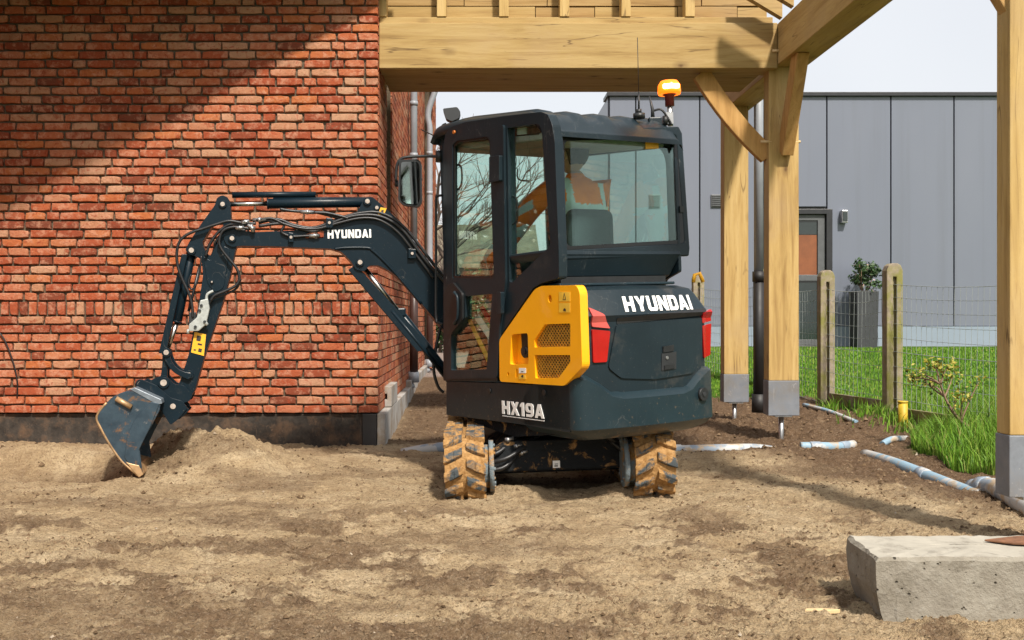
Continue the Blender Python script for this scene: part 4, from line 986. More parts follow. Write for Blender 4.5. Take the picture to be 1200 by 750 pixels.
g = curved_plate(rp([(716, 373), (823, 361), (822, 369), (717, 380)]), .0, .004, on_hood(0)); P('door_seam', g, 'black', hood)
(a0, b0), (a1, b1) = re_(726, 367, -.97), re_(810, 350, -.97)
def hood_text(a, b, t):
    u = (a - a0) / (a1 - a0); z = b; ins = float(np.interp(z, [1.055, 1.165, 1.195], [.012, .07, .09])); return U(a, rear_f(a, ins) - .0015 - t, z)
g = letters("HYUNDAI", a0 - .005, a1 - .025, 1.072, 1.156, 0, .003, hood_text, .012); P('brand_lettering', g, 'white', hood)
g = curved_plate(rp([(768, 406), (781, 404), (781, 411), (768, 413)]), .01, .020, on_hood(0)); P('door_latch', g, 'black', hood)
g = curved_plate(rp([(767, 414), (785, 412), (785, 432), (767, 434)]), .01, .014, on_hood(0)); P('latch_plate', g, 'lamp', hood)
g = curved_plate(rp([(770, 428), (782, 426), (782, 431), (770, 433)]), .014, .02, on_hood(0)); P('latch_slot', g, 'black', hood)
c = re_(773, 419, -.97); g = G(); q = on_hood(0)(c[0], c[1], .012); q2 = on_hood(0)(c[0], c[1], .02); g.tube([q, q2], .009, 12); P('lock', g, 'steel', hood)
for nm, pl_, m_ in (('upper_lens', [(687, 360), (700, 368), (709, 385), (690, 383)], 'pink'), ('rear_lamp', [(690, 386), (709, 388), (706, 424), (692, 425)], 'red'), ('rear_lamp', [(819, 367), (829, 362), (832, 376), (820, 379)], 'red'), ('rear_lamp', [(820, 382), (832, 379), (832, 416), (823, 420)], 'red')):
    g = curved_plate(roundpoly(rp(pl_), .008, 3), -.004, .012, on_hood(0), .012); P(nm, g, m_, hood, .003)
g = G(); hk = EM.inverted() @ WP(818, 325, 6.15); g.tube([hk + Vector((-.03, 0, -.03)), hk + Vector((-.02, 0, .015)), hk + Vector((.01, 0, .025)), hk + Vector((.03, 0, -.03))], .012, 8); P('lifting_eye', g, 'sticker', hood)
# lower deck skirt on the left and right, deck floor
S_ = lambda L, r=-.49: [sd_(px, py, r) for px, py in L]
g = G(); g.prism(roundpoly(S_([(523, 447), (588, 449), (660, 453), (668, 449), (668, 507), (600, 496), (523, 486)]), .006, 2), -.49, -.44, SIDE); sk = P('side_skirt', g, 'paint', bevel=.006)
(fa, za), (fb, zb_) = sd_(589, 484), sd_(638, 485)
g = letters("HX19A", fa, fb, .494, .572, 0, .003, lambda a, b, t: U(-.491 - t, a, b), 0); P('model_lettering', g, 'white', sk)
g = G(); g.prism([(fa, .480), (fb, .480), (fb, .484), (fa, .484)], .001, .003, lambda a, b, t: U(-.490 - t, a, b)); P('underline', g, 'white', sk)
for px, py in ((574, 458), (638, 460)):
    f, z = sd_(px, py); g = G(); g.tube([U(-.485, f, z), U(-.497, f, z)], .016, 12); P('bolt', g, 'black', sk)
g = G(); g.prism([(-.45, .46), (.55, .46), (.55, .64), (-.45, .64)], .44, .49, SIDE); P('side_skirt', g, 'paint', bevel=.006)
g = G(); g.box((-.44, -.6, .43), (.44, .56, .60), U); P('deck', g, 'frame', bevel=.02)
g = G(); g.prism(S_([(540, 487), (600, 497), (668, 509), (600, 512), (560, 498)], -.44), -.43, -.1, SIDE); P('belly_plate', g, 'frame')
# yellow side cover
cov = S_([(587.5, 398), (629, 339), (637, 335), (678, 334), (682, 342), (685, 430), (664, 452), (588, 447)])
cap_h = roundpoly(S_([(602, 392), (621, 390), (622, 427), (600, 427)]), .02, 3)
g1 = roundpoly(S_([(641, 380), (671, 379), (671, 406), (629, 407), (629, 398)]), .008, 3); g2 = roundpoly(S_([(629, 416), (671, 416), (671, 424), (657, 443), (630, 443)]), .008, 3)
fh1 = [(sd_(647, 350)[0] + .018 * math.cos(a), sd_(647, 350)[1] + .022 * math.sin(a)) for a in np.linspace(0, 2 * math.pi, 14)[:-1]]
fh2 = [(sd_(598, 438)[0] + .011 * math.cos(a), sd_(598, 438)[1] + .011 * math.sin(a)) for a in np.linspace(0, 2 * math.pi, 10)[:-1]]
slot = S_([(607, 432), (609, 432), (609, 442), (607, 442)])
g = G(); g.prism(roundpoly(cov, .025, 4), -.505, -.455, SIDE, [cap_h, g1, g2, fh1, fh2, slot]); yc = P('side_cover', g, 'yellow', bevel=.009, seg=3)
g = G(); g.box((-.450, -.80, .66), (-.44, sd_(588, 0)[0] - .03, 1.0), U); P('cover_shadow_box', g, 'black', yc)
def lattice(poly, pitch, w, r0, r1):
    g = G(); import itertools
    xs = [p[0] for p in poly]; zs = [p[1] for p in poly]; cx, cz = (min(xs) + max(xs)) / 2, (min(zs) + max(zs)) / 2; Rm = math.hypot(max(xs) - min(xs), max(zs) - min(zs)) / 2
    for ang in (math.radians(42), math.radians(138)):
        d = Vector((math.cos(ang), math.sin(ang))); n = Vector((-d.y, d.x)); k = -Rm
        while k < Rm:
            o = Vector((cx, cz)) + n * k; ts = []
            for i in range(len(poly)):
                a, b = Vector(poly[i]), Vector(poly[(i + 1) % len(poly)]); e = b - a; den = d.x * e.y - d.y * e.x
                if abs(den) < 1e-9: continue
                w_ = a - o; t = (w_.x * e.y - w_.y * e.x) / den; u = (w_.x * d.y - w_.y * d.x) / den
                if 0 <= u <= 1: ts.append(t)
            if len(ts) >= 2:
                ts.sort(); a, b = o + d * ts[0], o + d * ts[-1]; rr = r0 if ang < 1.5 else r0 + .0015
                g.add([U(rr, *(a + n * w / 2)), U(rr, *(b + n * w / 2)), U(rr, *(b - n * w / 2)), U(rr, *(a - n * w / 2)), U(rr + .004, *(a + n * w / 2)), U(rr + .004, *(b + n * w / 2)), U(rr + .004, *(b - n * w / 2)), U(rr + .004, *(a - n * w / 2))], [(0, 1, 2, 3), (4, 5, 6, 7), (0, 1, 5, 4), (2, 3, 7, 6)])
            k += pitch
    return g
for gp in (g1, g2): P('grille', lattice(gp, .0185, .0058, -.488, -.484), 'grille', yc)
g = G(); f, z = sd_(612, 411); g.prism(S_([(598, 388), (624, 386), (625, 430), (597, 430)]), -.457, -.452, SIDE); P('filler_recess', g, 'yellow', yc)
g = G(); f, z = sd_(614, 412); g.tube([U(-.456, f, z), U(-.49, f, z - .004)], [.035, .033], 20); g.tube([U(-.49, f, z), U(-.496, f, z)], .02, 12); P('filler_cap', g, 'black', yc)
M['labely'] = simple("pale_yellow_label", (.85, .50, .05), .5)
for a, b, c_, d_, dots in ((658, 342, 671, 353, 1), (658, 355, 671, 366, 2), (611, 431, 619, 437, 3), (611, 439, 619, 444, 2)):
    q = S_([(a, b), (c_, b), (c_, d_), (a, d_)]); g = G(); g.prism(q, -.5068, -.5055, SIDE); lb = P('warning_label', g, 'labely' if dots < 3 else 'white', yc)
    f0, z0 = q[0]; f1, z1 = q[2]; g = G()
    if dots == 1: g.prism([((f0 + f1) / 2 + .016, z1 + .01), ((f0 + f1) / 2, z0 - .006), ((f0 + f1) / 2 - .016, z1 + .01)], -.5078, -.5069, SIDE, [[((f0 + f1) / 2 + .011, z1 + .013), ((f0 + f1) / 2, z0 - .014), ((f0 + f1) / 2 - .011, z1 + .013)]])
    elif dots == 2: g.prism([((f0 + f1) / 2 - .012, z1 + .006), ((f0 + f1) / 2 - .012, z1 + .02), ((f0 + f1) / 2 + .0, z1 + .024), ((f0 + f1) / 2 + .015, z1 + .012)], -.5078, -.5069, SIDE)
    else: g.prism([((f0 + f1) / 2 - .012, z1 + .006), ((f0 + f1) / 2 - .012, z1 + .010), ((f0 + f1) / 2 + .012, z1 + .010), ((f0 + f1) / 2 + .012, z1 + .006)], -.5078, -.5069, SIDE)
    P('print', g, 'ink', lb)

# ---------- cab shell
cab_out = S_([(519.5, 446), (519.5, 170), (522, 156), (530, 148), (545, 143), (590, 136), (634, 131), (642, 134), (647, 146), (650, 165), (655, 300), (655, 326), (634, 332), (625, 337), (584, 397), (583, 447)])
door_h = roundpoly(S_([(526, 442), (526, 166), (531, 158), (589, 147), (592, 330), (585, 385), (582, 441)]), .02, 3)
win_h = roundpoly(S_([(594.5, 150), (630, 145), (634.5, 150), (645, 288), (600, 331), (597, 330)]), [.01, .03, .03, .02, .01, .01], 4)
g = G(); g.prism(roundpoly(cab_out, .012, 2), -.49, -.435, SIDE, [door_h, win_h]); cab = P('cab_frame', g, 'paint', bevel=.007)
g = G(); mir = [(.54, .66), (.549, 2.0), (.53, 2.2), (.46, 2.26), (-.60, 2.14), (-.70, 2.08), (-.744, 1.98), (-.744, 1.30), (-.62, 1.26), (-.40, .95), (-.38, .66)]; rw = [(.47, 1.0), (.47, 2.16), (-.62, 2.06), (-.66, 1.98), (-.66, 1.38), (-.3, 1.0)]
g.prism(roundpoly(mir, .012, 2), .468, .49, SIDE, [roundpoly(rw, .04, 3)]); P('right_cab_frame', g, 'paint', cab, .007)
g = G(); g.prism(roundpoly(rw, .04, 3), .476, .480, SIDE); P('right_window', g, 'glass', cab)
g = G(); g.prism(win_h, -.470, -.465, SIDE); P('quarter_window', g, 'glass', cab)
g = G(); fw = (.42, .93, 2.22, .92); g.prism([(-.433, .66), (.433, .66), (.433, 2.30), (-.433, 2.30)], .50, .549, lambda r, z, t: U(r, t, z), [roundpoly([(-.39, .74), (.39, .74), (.39, 1.30), (-.39, 1.30)], .03, 3), roundpoly([(-.39, 1.36), (.39, 1.36), (.39, 2.24), (-.39, 2.24)], .05, 3)]); P('front_frame', g, 'paint', cab, .006)
g = G(); g.box((-.39, .522, .74), (.39, .527, 1.30), U); g.box((-.39, .522, 1.36), (.39, .527, 2.24), U); P('windscreen', g, 'glass', cab)
# rear frame and window
ro = [re_(px, py) for px, py in ((650.5, 152), (796, 148), (800, 156), (809, 291), (808, 300), (655, 304), (651, 300))]
rh = roundpoly([re_(px, py) for px, py in ((658, 160), (793, 157.5), (803, 285), (665, 293), (660, 288), (658, 175))], .03, 4)
g = G(); g.prism(ro, -.745, -.70, REAR, [rh]); P('rear_cab_frame', g, 'paint', cab, .008)
rh2 = roundpoly([re_(px, py) for px, py in ((662, 165), (790, 162), (798.5, 281), (668, 288.5), (664, 284), (662, 180))], .03, 4)
g = G(); g.prism(rh, -.742, -.736, REAR, [rh2]); rs_ = P('window_seal', g, 'glassrim', cab)
g = G(); g.prism(rh2, -.739, -.735, REAR); P('rear_window', g, 'glass2', cab)
g = G(); g.prism([re_(px, py, -.75) for px, py in ((757, 164), (772, 163.5), (772, 174), (757, 174.5))], -.7490, -.7425, REAR); ys = P('yellow_sticker', g, 'sticker', cab)
g = G(); g.box((re_(790, 0)[0] - .02, -.756, re_(0, 225)[1] - .012), (re_(790, 0)[0] + .012, -.742, re_(0, 218)[1]), U); P('window_catch', g, 'black', cab)
# sloping lower body beneath the rear window
z1, z2 = 1.435, 1.245
A = [U(-.488, -.745, z1 - .005), U(.488, -.745, z1 - .005), U(.488, -.30, z1 - .005), U(-.488, -.30, z1 - .005)]
Bq = [U(-.488, -.75, z1 - .03), U(.488, -.75, z1 - .03), U(.488, -.30, z1 - .03), U(-.488, -.30, z1 - .03)]
Cq = [U(-.40, -.70, z2 + .04), U(.44, -.70, z2 + .04), U(.44, -.30, z2 + .04), U(-.40, -.30, z2 + .04)]
Dq = [U(-.38, -.66, z2 + .01), U(.42, -.66, z2 + .01), U(.42, -.30, z2 + .01), U(-.38, -.30, z2 + .01)]
g = G(); g.loft([A, Bq, Cq, Dq], False); P('lower_cab_body', g, 'paint', cab, .012)
g = G(); g.box((-.36, -.70, 1.222), (.40, -.25, 1.28), U); P('hood_gap_seal', g, 'black', cab)
g = G(); g.box((-.41, -.76, 1.226), (.42, -.40, 1.242), U); P('hood_lip', g, 'paint2', cab, .005)
g = G(); g.box((-.43, -.44, .60), (.43, -.30, 1.25), U); g.box((-.43, -.5, 1.17), (.43, -.35, 1.3), U); P('bulkhead', g, 'black', cab)
# inner rear corner posts and roof lining
g = G(); g.box((-.43, -.70, 2.05), (.43, .5, 2.09), lambda r, f, z: U(r, f, z + .12 * (f + .7) / 1.2)); P('headliner', g, simple('grey_headliner', (.34, .35, .35), .9), cab, .01)
# roof: cambered skin with ribs, rolled edges
def roof_z(f): return float(np.interp(f, [-.80, -.775, -.74, -.68, -.58, -.3, .1, .45, .53, .57], [2.075, 2.10, 2.15, 2.195, 2.225, 2.262, 2.315, 2.345, 2.335, 2.30]))
rows_ = []
fs = [-.80, -.79, -.775, -.75, -.72, -.68, -.63, -.58, -.5, -.4, -.25, -.1, .1, .25, .4, .48, .53, .56, .57]; rsamp = np.linspace(-1, 1, 61)
V = []
for f in fs:
    for u in rsamp:
        r = u * .488; e = abs(u); edge = -.06 * max(0, (e - .90) / .10) ** 2.2
        rib = .020 * max(0.0, math.cos((u * 5.0) * math.pi)) ** .6 * (1 if e < .86 else 0) * float(np.interp(f, [-.76, -.70, .35, .45], [0, 1, 1, 0]))
        V.append(U(r, f, roof_z(f) + edge + rib))
nu = len(rsamp); g = G(); F = [(i * nu + j, i * nu + j + 1, (i + 1) * nu + j + 1, (i + 1) * nu + j) for i in range(len(fs) - 1) for j in range(nu - 1)]
g.add(V, F, True)
V2 = [U(u * .47, f * .985, roof_z(f) - (.075 if f > -.66 else .022)) for f in fs for u in (-1, 1)]
bot = []
edge_idx = [i * nu for i in range(len(fs))] ; edge_r = [i * nu + nu - 1 for i in range(len(fs))]
o0 = len(g.v); g.add(V2, [(2 * i, 2 * i + 1, 2 * i + 3, 2 * i + 2) for i in range(len(fs) - 1)])
for i in range(len(fs) - 1):
    g.f += [(i * nu, (i + 1) * nu, o0 + 2 * (i + 1), o0 + 2 * i), (i * nu + nu - 1, (i + 1) * nu + nu - 1, o0 + 2 * (i + 1) + 1, o0 + 2 * i + 1)]; g.sm += [False] * 2; g.mi += [0] * 2
for i in (0, len(fs) - 1):
    g.f.append(tuple([i * nu + j for j in range(nu)] + [o0 + 2 * i + 1, o0 + 2 * i])); g.sm.append(False); g.mi.append(0)
roof = P('cab_roof', g, 'paint', cab)
g = G(); g.box((-.46, -.785, 2.062), (.46, -.745, 2.085), U); P('roof_gutter', g, 'black', cab, .006)
# door
dout = roundpoly(S_([(524, 444), (524, 164), (529, 157), (590.5, 146), (593, 330), (586, 386), (583, 443)], -.50), .02, 3)
dup_ = roundpoly(S_([(531, 326), (531, 170), (536, 165), (572, 160), (575, 164), (580, 323), (577, 327)], -.50), .012, 3)
dlow = roundpoly(S_([(546, 347), (578, 344), (577, 352), (571, 433), (529.5, 434), (529.5, 392), (541, 380), (546, 372)], -.50), .012, 3)
g = G(); g.prism(dout, -.505, -.47, SIDE, [dup_, dlow]); door = P('cab_door', g, 'paint', bevel=.006)
g = G(); g.prism(dup_, -.487, -.483, SIDE); g.prism(dlow, -.487, -.483, SIDE); P('door_glass', g, 'glass', door)
g = G(); g.prism(dup_, -.500, -.489, SIDE, [[(a + (sum(p[0] for p in dup_) / len(dup_) - a) * .07, b + (sum(p[1] for p in dup_) / len(dup_) - b) * .03) for a, b in dup_]]); P('glass_seal', g, 'glassrim', door)
g = G(); g.prism(roundpoly(S_([(526, 334), (532, 331), (543, 344), (543, 374), (530, 392), (523, 390), (521, 345)], -.51), .015, 3), -.520, -.503, SIDE); hs_ = P('handle_housing', g, 'black', door, .005)
g = G(); hp = [U(-.53, *sd_(px, py, -.53)) for px, py in ((532, 343), (536, 349), (536, 372), (532, 379))]; g.tube(smooth_path([hp[0] + (UM.to_3x3() @ Vector((.02, 0, 0)))] + hp + [hp[-1] + (UM.to_3x3() @ Vector((.02, 0, 0)))], 4), .009, 8); P('handle', g, 'paint', door)
for (a, b) in ((184, 213), (0, 0)):
    if not a: q = [(585, 342), (590, 342), (590, 368), (585, 368)]
    else: q = [(576, 184), (588, 182), (588, 212), (576, 214)]
    g = G(); g.prism(roundpoly(S_(q, -.51), .008, 2), -.528, -.503, SIDE); P('door_hinge', g, 'paint', door, .005)
g = G(); f, z = sd_(533, 155, -.5); g.tube([U(-.50, f, z), U(-.512, f, z)], .012, 12); P('indicator', g, simple("orange_reflector", (.5, .14, .02), .4), door)
g = G(); g.tube(smooth_path([U(-.46, *sd_(px, py, -.46)) for px, py in ((533, 193), (539, 194), (541, 200), (541, 213), (538, 221), (533, 223))], 4), .007, 6); P('grab_handle', g, 'black', door)
g = G(); g.tube(smooth_path([U(-.46, *sd_(px, py, -.46)) for px, py in ((598, 230), (603, 231), (606, 237), (606, 256), (603, 262), (598, 263))], 4), .007, 6); P('grab_handle', g, 'black', cab)
g = G(); q = S_([(606, 149), (616, 148), (616, 157), (606, 158)], -.44); g.prism(q, -.44, -.43, SIDE); P('window_clip', g, 'reflect', cab)
g = G(); g.prism(S_([(598, 150), (630, 147), (632, 158), (598, 160)], -.43), -.43, -.41, SIDE); P('sun_visor', g, 'black', cab)
# papers in the door pocket and lower cab clutter
for i, (q, m_) in enumerate((([(555, 372), (561, 368), (577, 392), (574, 400)], 'white'), ([(560, 360), (565, 358), (577, 376), (576, 384)], 'red'), ([(546, 375), (550, 374), (575, 425), (571, 428)], 'labely'), ([(565, 352), (570, 350), (576, 362), (572, 366)], 'plinthb'), ([(568, 395), (575, 400), (575, 415), (570, 410)], 'plinthb'))):
    g = G(); g.prism(S_(q, -.40), -.40 + i * .004, -.397 + i * .004, SIDE); P('folded_paper', g, m_, cab)
# seat, console, levers (inside)
def rbox(g, a, b, X): g.box(a, b, X)
g = G(); g.box((-.08, -.44, 1.43), (.25, -.33, 1.705), U); seat = P('seat', g, 'seat', bevel=.054, seg=5); g = G(); g.box((-.22, -.40, 1.05), (.24, .08, 1.17), U); P('cushion', g, 'seat', seat, .05, seg=3)
g = G(); g.box((-.14, -.43, 1.15), (.29, -.33, 1.40), U); P('lower_back', g, 'seat', seat, .04, seg=3)
g = G(); g.box((-.24, -.42, .64), (.26, .05, 1.04), U); P('seat_base', g, 'black', seat, .02)
for sx in (-.33, .37):
    g = G(); g.box((sx - .055, -.2, 1.18), (sx + .055, .12, 1.27), U); c_ = P('armrest_console', g, 'black', bevel=.02); g = G(); g.tube(smooth_path([U(sx, .10, 1.26), U(sx, .12, 1.34), U(sx + .01, .11, 1.42)], 4), [.012] * 8 + [.02], 8); P('joystick', g, 'black', c_)
g = G(); g.box((.30, .3, .7), (.42, .5, 1.35), U); P('side_console', g, 'black', bevel=.02)
g = G(); g.box((-.43, -.3, .62), (.43, .5, .66), U); P('cab_floor', g, simple('floor_mat', (.12, .12, .12), .9))
for sx in (-.09, .09): g = G(); g.tube([U(sx, .38, .66), U(sx, .34, .95)], .011, 8); g.tube([U(sx, .34, .95), U(sx, .335, 1.0)], .022, 8); P('travel_lever', g, 'black')
g = G(); g.tube([U(-.42, .44, 1.28), U(.42, .44, 1.28)], .016, 8); P('front_bar', g, 'black', cab)
g = G(); g.tube(smooth_path([U(.02, .3, 2.05), U(.02, .3, 1.98), U(.1, .3, 1.97)], 3), .006, 6); mr = P('inner_mirror_arm', g, 'black', cab)
# mirror, grab rails, work light, beacon, antennas
D1 = 6.78
g = G(); g.tube(smooth_path([LW(519, 184, 6.72), LW(500, 183, D1), LW(478, 184, D1), LW(469, 187, D1), LW(465, 195, D1), LW(464, 212, D1)], 5), .010, 8); ma = P('mirror_arm', g, 'black')
g = G(); g.tube([LW(515, 177, 6.73), LW(515, 190, 6.73)], .026, 8); P('arm_clamp', g, 'black', ma)
g = G(); mo = roundpoly([tuple((LW(px, py, D1)).xz) for px, py in ((468, 188), (490, 186), (493.5, 190), (494, 236), (490, 242.5), (473, 241), (467, 236))], .02, 3)
g.prism(mo, 0, .07, lambda a, b, t: (a, LW(480, 215, D1).y + t + (a - mo[0][0]) * .42 - .035, b)); mm = P('mirror_housing', g, 'black', bevel=.012, seg=3)
mg = [(a + (sum(p[0] for p in mo) / len(mo) - a) * .18, b + (sum(p[1] for p in mo) / len(mo) - b) * .10) for a, b in mo]
g = G(); g.prism(mg, -.004, .0, lambda a, b, t: (a, LW(480, 215, D1).y - .004 + t + (a - mo[0][0]) * .42 - .035, b)); P('mirror_glass', g, 'mirror', mm)
g = G(); g.tube([LW(466, 214, D1) + Vector((-.0, .03, 0)), LW(462.5, 214, D1) + Vector((0, .03, 0))], .025, 10); P('ball_joint', g, 'black', mm)
g = G(); g.tube(smooth_path([LW(518, 229, 6.72), LW(513, 230, 6.76), LW(511, 236, 6.78), LW(511, 300, 6.78), LW(511, 370, 6.78), LW(514, 378, 6.75), LW(519, 380, 6.72)], 4), .0085, 8); P('grab_rail', g, 'black')
g = G(); g.tube(smooth_path([LW(517, 178, 6.72), LW(517, 160, 6.74), LW(518, 148, 6.74), LW(523, 145, 6.74)], 4), .007, 8); P('light_stay', g, 'black')
g = G(); wl0 = LW(531, 134, 6.72); g.prism(roundpoly([tuple(LW(px, py, 6.72).xz) for px, py in ((519, 129), (536, 127), (540, 133), (538, 140), (530, 144), (523, 141))], .012, 3), wl0.y - .05, wl0.y + .04, lambda a, b, t: (a, t, b)); wk = P('work_light', g, 'lamp', bevel=.01)
g = G(); g.tube([LW(533, 140, 6.72), LW(533, 147, 6.70)], .014, 8); P('light_bracket', g, 'black', wk)
for pts in ([(487, 123), (497, 128), (505, 142), (506, 160), (500, 172), (495, 176)], [(494, 152), (504, 156), (512, 164), (516, 172)]):
    pass
g = G(); g.tube(smooth_path([LW(516, 172, 6.75), LW(509, 160, 6.9), LW(500, 155, 7.0), LW(494, 152, 7.05)], 5), .004, 6); P('aerial_wire', g, 'rubber')
B0 = U(.395, -.66, 0); bz_ = roof_z(-.66)
bxp = EM.inverted() @ WP(784, 100, 6.12)
g = G(); g.tube([(bxp.x, bxp.y, bz_ - .02), (bxp.x, bxp.y, bz_ + .11)], .016, 10); g.box((bxp.x - .03, bxp.y - .02, bz_ - .01), (bxp.x + .015, bxp.y + .02, bz_ + .06)); st = P('beacon_stem', g, 'steel')
g = G(); g.tube([(bxp.x, bxp.y, bz_ + .10), (bxp.x, bxp.y, bz_ + .16), (bxp.x, bxp.y, bz_ + .175)], [.028, .028, .05], 16); P('beacon_base', g, simple("beacon_base", (.16, .02, .015), .4), st)
zb = bz_ + .170; g = G(); g.tube([(bxp.x, bxp.y, zb), (bxp.x, bxp.y, zb + .015), (bxp.x, bxp.y, zb + .055), (bxp.x, bxp.y, zb + .08), (bxp.x, bxp.y, zb + .087)], [.066, .070, .067, .050, .02], 24); P('beacon', g, 'beacon', st)
g = G(); g.box((bxp.x - .05, bxp.y - .074, zb + .022), (bxp.x + .05, bxp.y - .055, zb + .052)); P('beacon_bulb', g, 'beaconcore', st, .012, seg=3)
# aerials and bits on the roof
a1 = EM.inverted() @ WP(749, 139, 6.0); g = G(); g.tube([a1, a1 + Vector((0, 0, .03))], .035, 14); g.tube([a1 + Vector((0, 0, .03)), a1 + Vector((0, 0, .055))], .016, 10); g.tube([a1 + Vector((0, 0, .05)), EM.inverted() @ WP(748.5, 110, 6.0)], .006, 6); g.tube([EM.inverted() @ WP(748.5, 110, 6.0), EM.inverted() @ WP(747, 44, 6.0)], .0022, 5); P('roof_aerial', g, 'black')
a2 = EM.inverted() @ WP(765, 138, 6.1); g = G(); g.box((a2.x - .03, a2.y - .03, a2.z - .06), (a2.x + .05, a2.y + .03, a2.z)); rb_ = P('roof_box', g, 'paint', bevel=.008)
g = G(); g.tube([a2, a2 + Vector((0, 0, .05)), EM.inverted() @ WP(761, 113, 6.1)], [.012, .010, .004], 8); P('short_aerial', g, 'lamp', rb_)
g = G(); g.tube(smooth_path([a2 + Vector((0, 0, .04)), a2 + Vector((.05, -.01, .045)), a2 + Vector((.09, -.01, -.01)), a2 + Vector((.11, -.01, -.05))], 5), .007, 6); P('cable', g, 'rubber', rb_)
g = G(); g.tube([a2 + Vector((.06, 0, -.02)), a2 + Vector((.085, 0, -.02))], .03, 12); P('camera_housing', g, 'black', rb_)

# ---------- boom, arm, bucket in their own swing plane
K0 = Vector((-.365, .60, 0)); u_ = Vector((-.985, -.17, 0)).normalized(); n_ = Vector((.17, -.985, 0)).normalized()
BMx = Matrix(((u_.x, n_.x, 0, K0.x), (u_.y, n_.y, 0, K0.y), (0, 0, 1, 0), (0, 0, 0, 1)))
EB = EM @ BMx
def bp(px, py, t=0.0): p = unproj(px, py, EB, 1, t); return (p.x, p.z)
def BQ(s, z, t): return BMx @ Vector((s, t, z))
def bpl(L, t=0.0): return [bp(a, b, t) for a, b in L]
def b3(px, py, t): s, z = bp(px, py, t); return BQ(s, z, t)
boom_o = roundpoly(bpl([(262, 279), (265, 272), (272, 269.5), (282, 270), (300, 272), (345, 270), (362, 267), (392, 260), (418, 250), (426, 234), (431, 230.5), (437, 231), (466, 257), (488, 287), (514, 322), (536, 350), (560, 385), (556, 410), (540, 412), (517, 383), (494, 356), (472, 330), (456, 317), (443, 311), (433, 311), (427, 318), (417, 316), (411, 306), (400, 295), (388, 291.5), (318, 288.5), (283, 288), (272, 289.5), (265, 286)], .07), .012, 3)
slot_h = roundpoly(bpl([(358, 275), (370, 269), (380, 271), (379, 279), (358, 280)], .07), .008, 3)
g = G(); g.prism(boom_o, -.072, .072, BQ, [slot_h]); boom = P('boom', g, 'boom', bevel=.010, seg=3)
# raised edge flange along the underside, as on the casting
fl = [(392, 292), (404, 290.5), (430, 290.5), (437, 294), (452, 308), (472, 330), (494, 356)]
up = smooth_path([b3(a, b, .074) for a, b in fl], 5); g = G(); g.tube(up, .010, 8); P('boom_flange', g, 'boom', boom)
(s0, zt0), (s1, zt1) = bp(384, 279, .074), bp(435, 278, .074)
g = letters("HYUNDAI", s0, s1, bp(410, 279, .074)[1], bp(410, 269, .074)[1], .073, .076, BQ, 0); P('brand_lettering', g, 'white', boom)
g = G(); g.prism(bpl([(443, 251), (446, 243), (453, 244), (450, 252)], .074), .0735, .0755, BQ); ls = P('warning_label', g, 'sticker', boom)
g = G(); g.prism(bpl([(446, 250), (447, 246), (450, 246), (449, 250)], .076), .0757, .0767, BQ); P('print', g, 'ink', ls)
def pin(px, py, t, r, parent, tt=.012):
    c0 = b3(px, py, t); d = BMx.to_3x3() @ Vector((0, 1, 0)); g = G(); g.tube([c0 - d * .004, c0 + d * tt], r * 1.75, 18); q = P('pin_boss', g, 'boom', parent, .002, seg=1)
    g = G(); g.tube([c0 + d * tt, c0 + d * (tt + .007)], r, 16); P('pin', g, 'pin', q, .001, seg=1)
pin(430.4, 236.2, .075, .016, boom); pin(421.8, 307.5, .075, .016, boom); pin(441.5, 243.5, .074, .012, boom, .004)
# kingpost carrying the boom at the front of the deck
g = G(); kp = BMx @ Vector((0, 0, 0)); g.cyl((kp.x, kp.y, .42), (kp.x, kp.y, .80), .10, 20); g.prism([(-.12, .46), (.15, .46), (.20, .60), (.08, .98), (-.1, .98)], -.11, -.078, BQ); g.prism([(-.12, .46), (.15, .46), (.20, .60), (.08, .98), (-.1, .98)], .078, .11, BQ); P('swing_post', g, 'boom', bevel=.01)
# cylinders
def cylinder(name, a, b, c, rb, rr, t=0.0, mats=('boom', 'chrome')):
    """barrel from a to b, rod on to c"""
    A, B_, C_ = b3(*a, t), b3(*b, t), b3(*c, t); g = G(); g.tube([A, B_], rb, 18); g.tube([B_, B_ + (C_ - B_).normalized() * .012], rb * 1.12, 18); q = P(name, g, mats[0], bevel=.002, seg=1)
    g = G(); g.tube([B_, C_], rr, 14); P('rod', g, mats[1], q); return q
c1 = cylinder('arm_cylinder', (432, 237), (315, 238.8), (264, 239.5), .034, .016)
g = G(); g.tube([b3(370, 228, .0), b3(272, 228.5, .0)], .0205, 12); P('rod_guard', g, 'boom', c1)
g = G(); g.tube([b3(432, 233, .0), b3(320, 233, .0)], .012, 8); P('cylinder_pipe', g, 'boom', c1)
c2 = cylinder('boom_cylinder', (548, 470), (468, 367), (424, 311), .036, .019)
e1, e2 = bp(412, 313, 0), bp(495, 411, 0)
gp = bpl([(408, 316), (416, 311), (424, 318), (503, 404), (497, 411), (489, 412)], .05); g = G(); g.prism(gp, .040, .058, BQ); P('rod_guard', g, 'boom', c2, .004)
g = G(); g.tube([b3(459, 364, .05), b3(520, 438, .05)], .014, 8); P('cylinder_pipe', g, 'boom', c2)
g = G(); g.box(*[(bp(470, 366, 0)[0] - .03, -.045, bp(470, 366, 0)[1] - .03), (bp(470, 366, 0)[0] + .03, .045, bp(470, 366, 0)[1] + .03)], X=lambda a, b, c: BQ(a, c, b)); P('cylinder_head', g, 'boom', c2, .01)
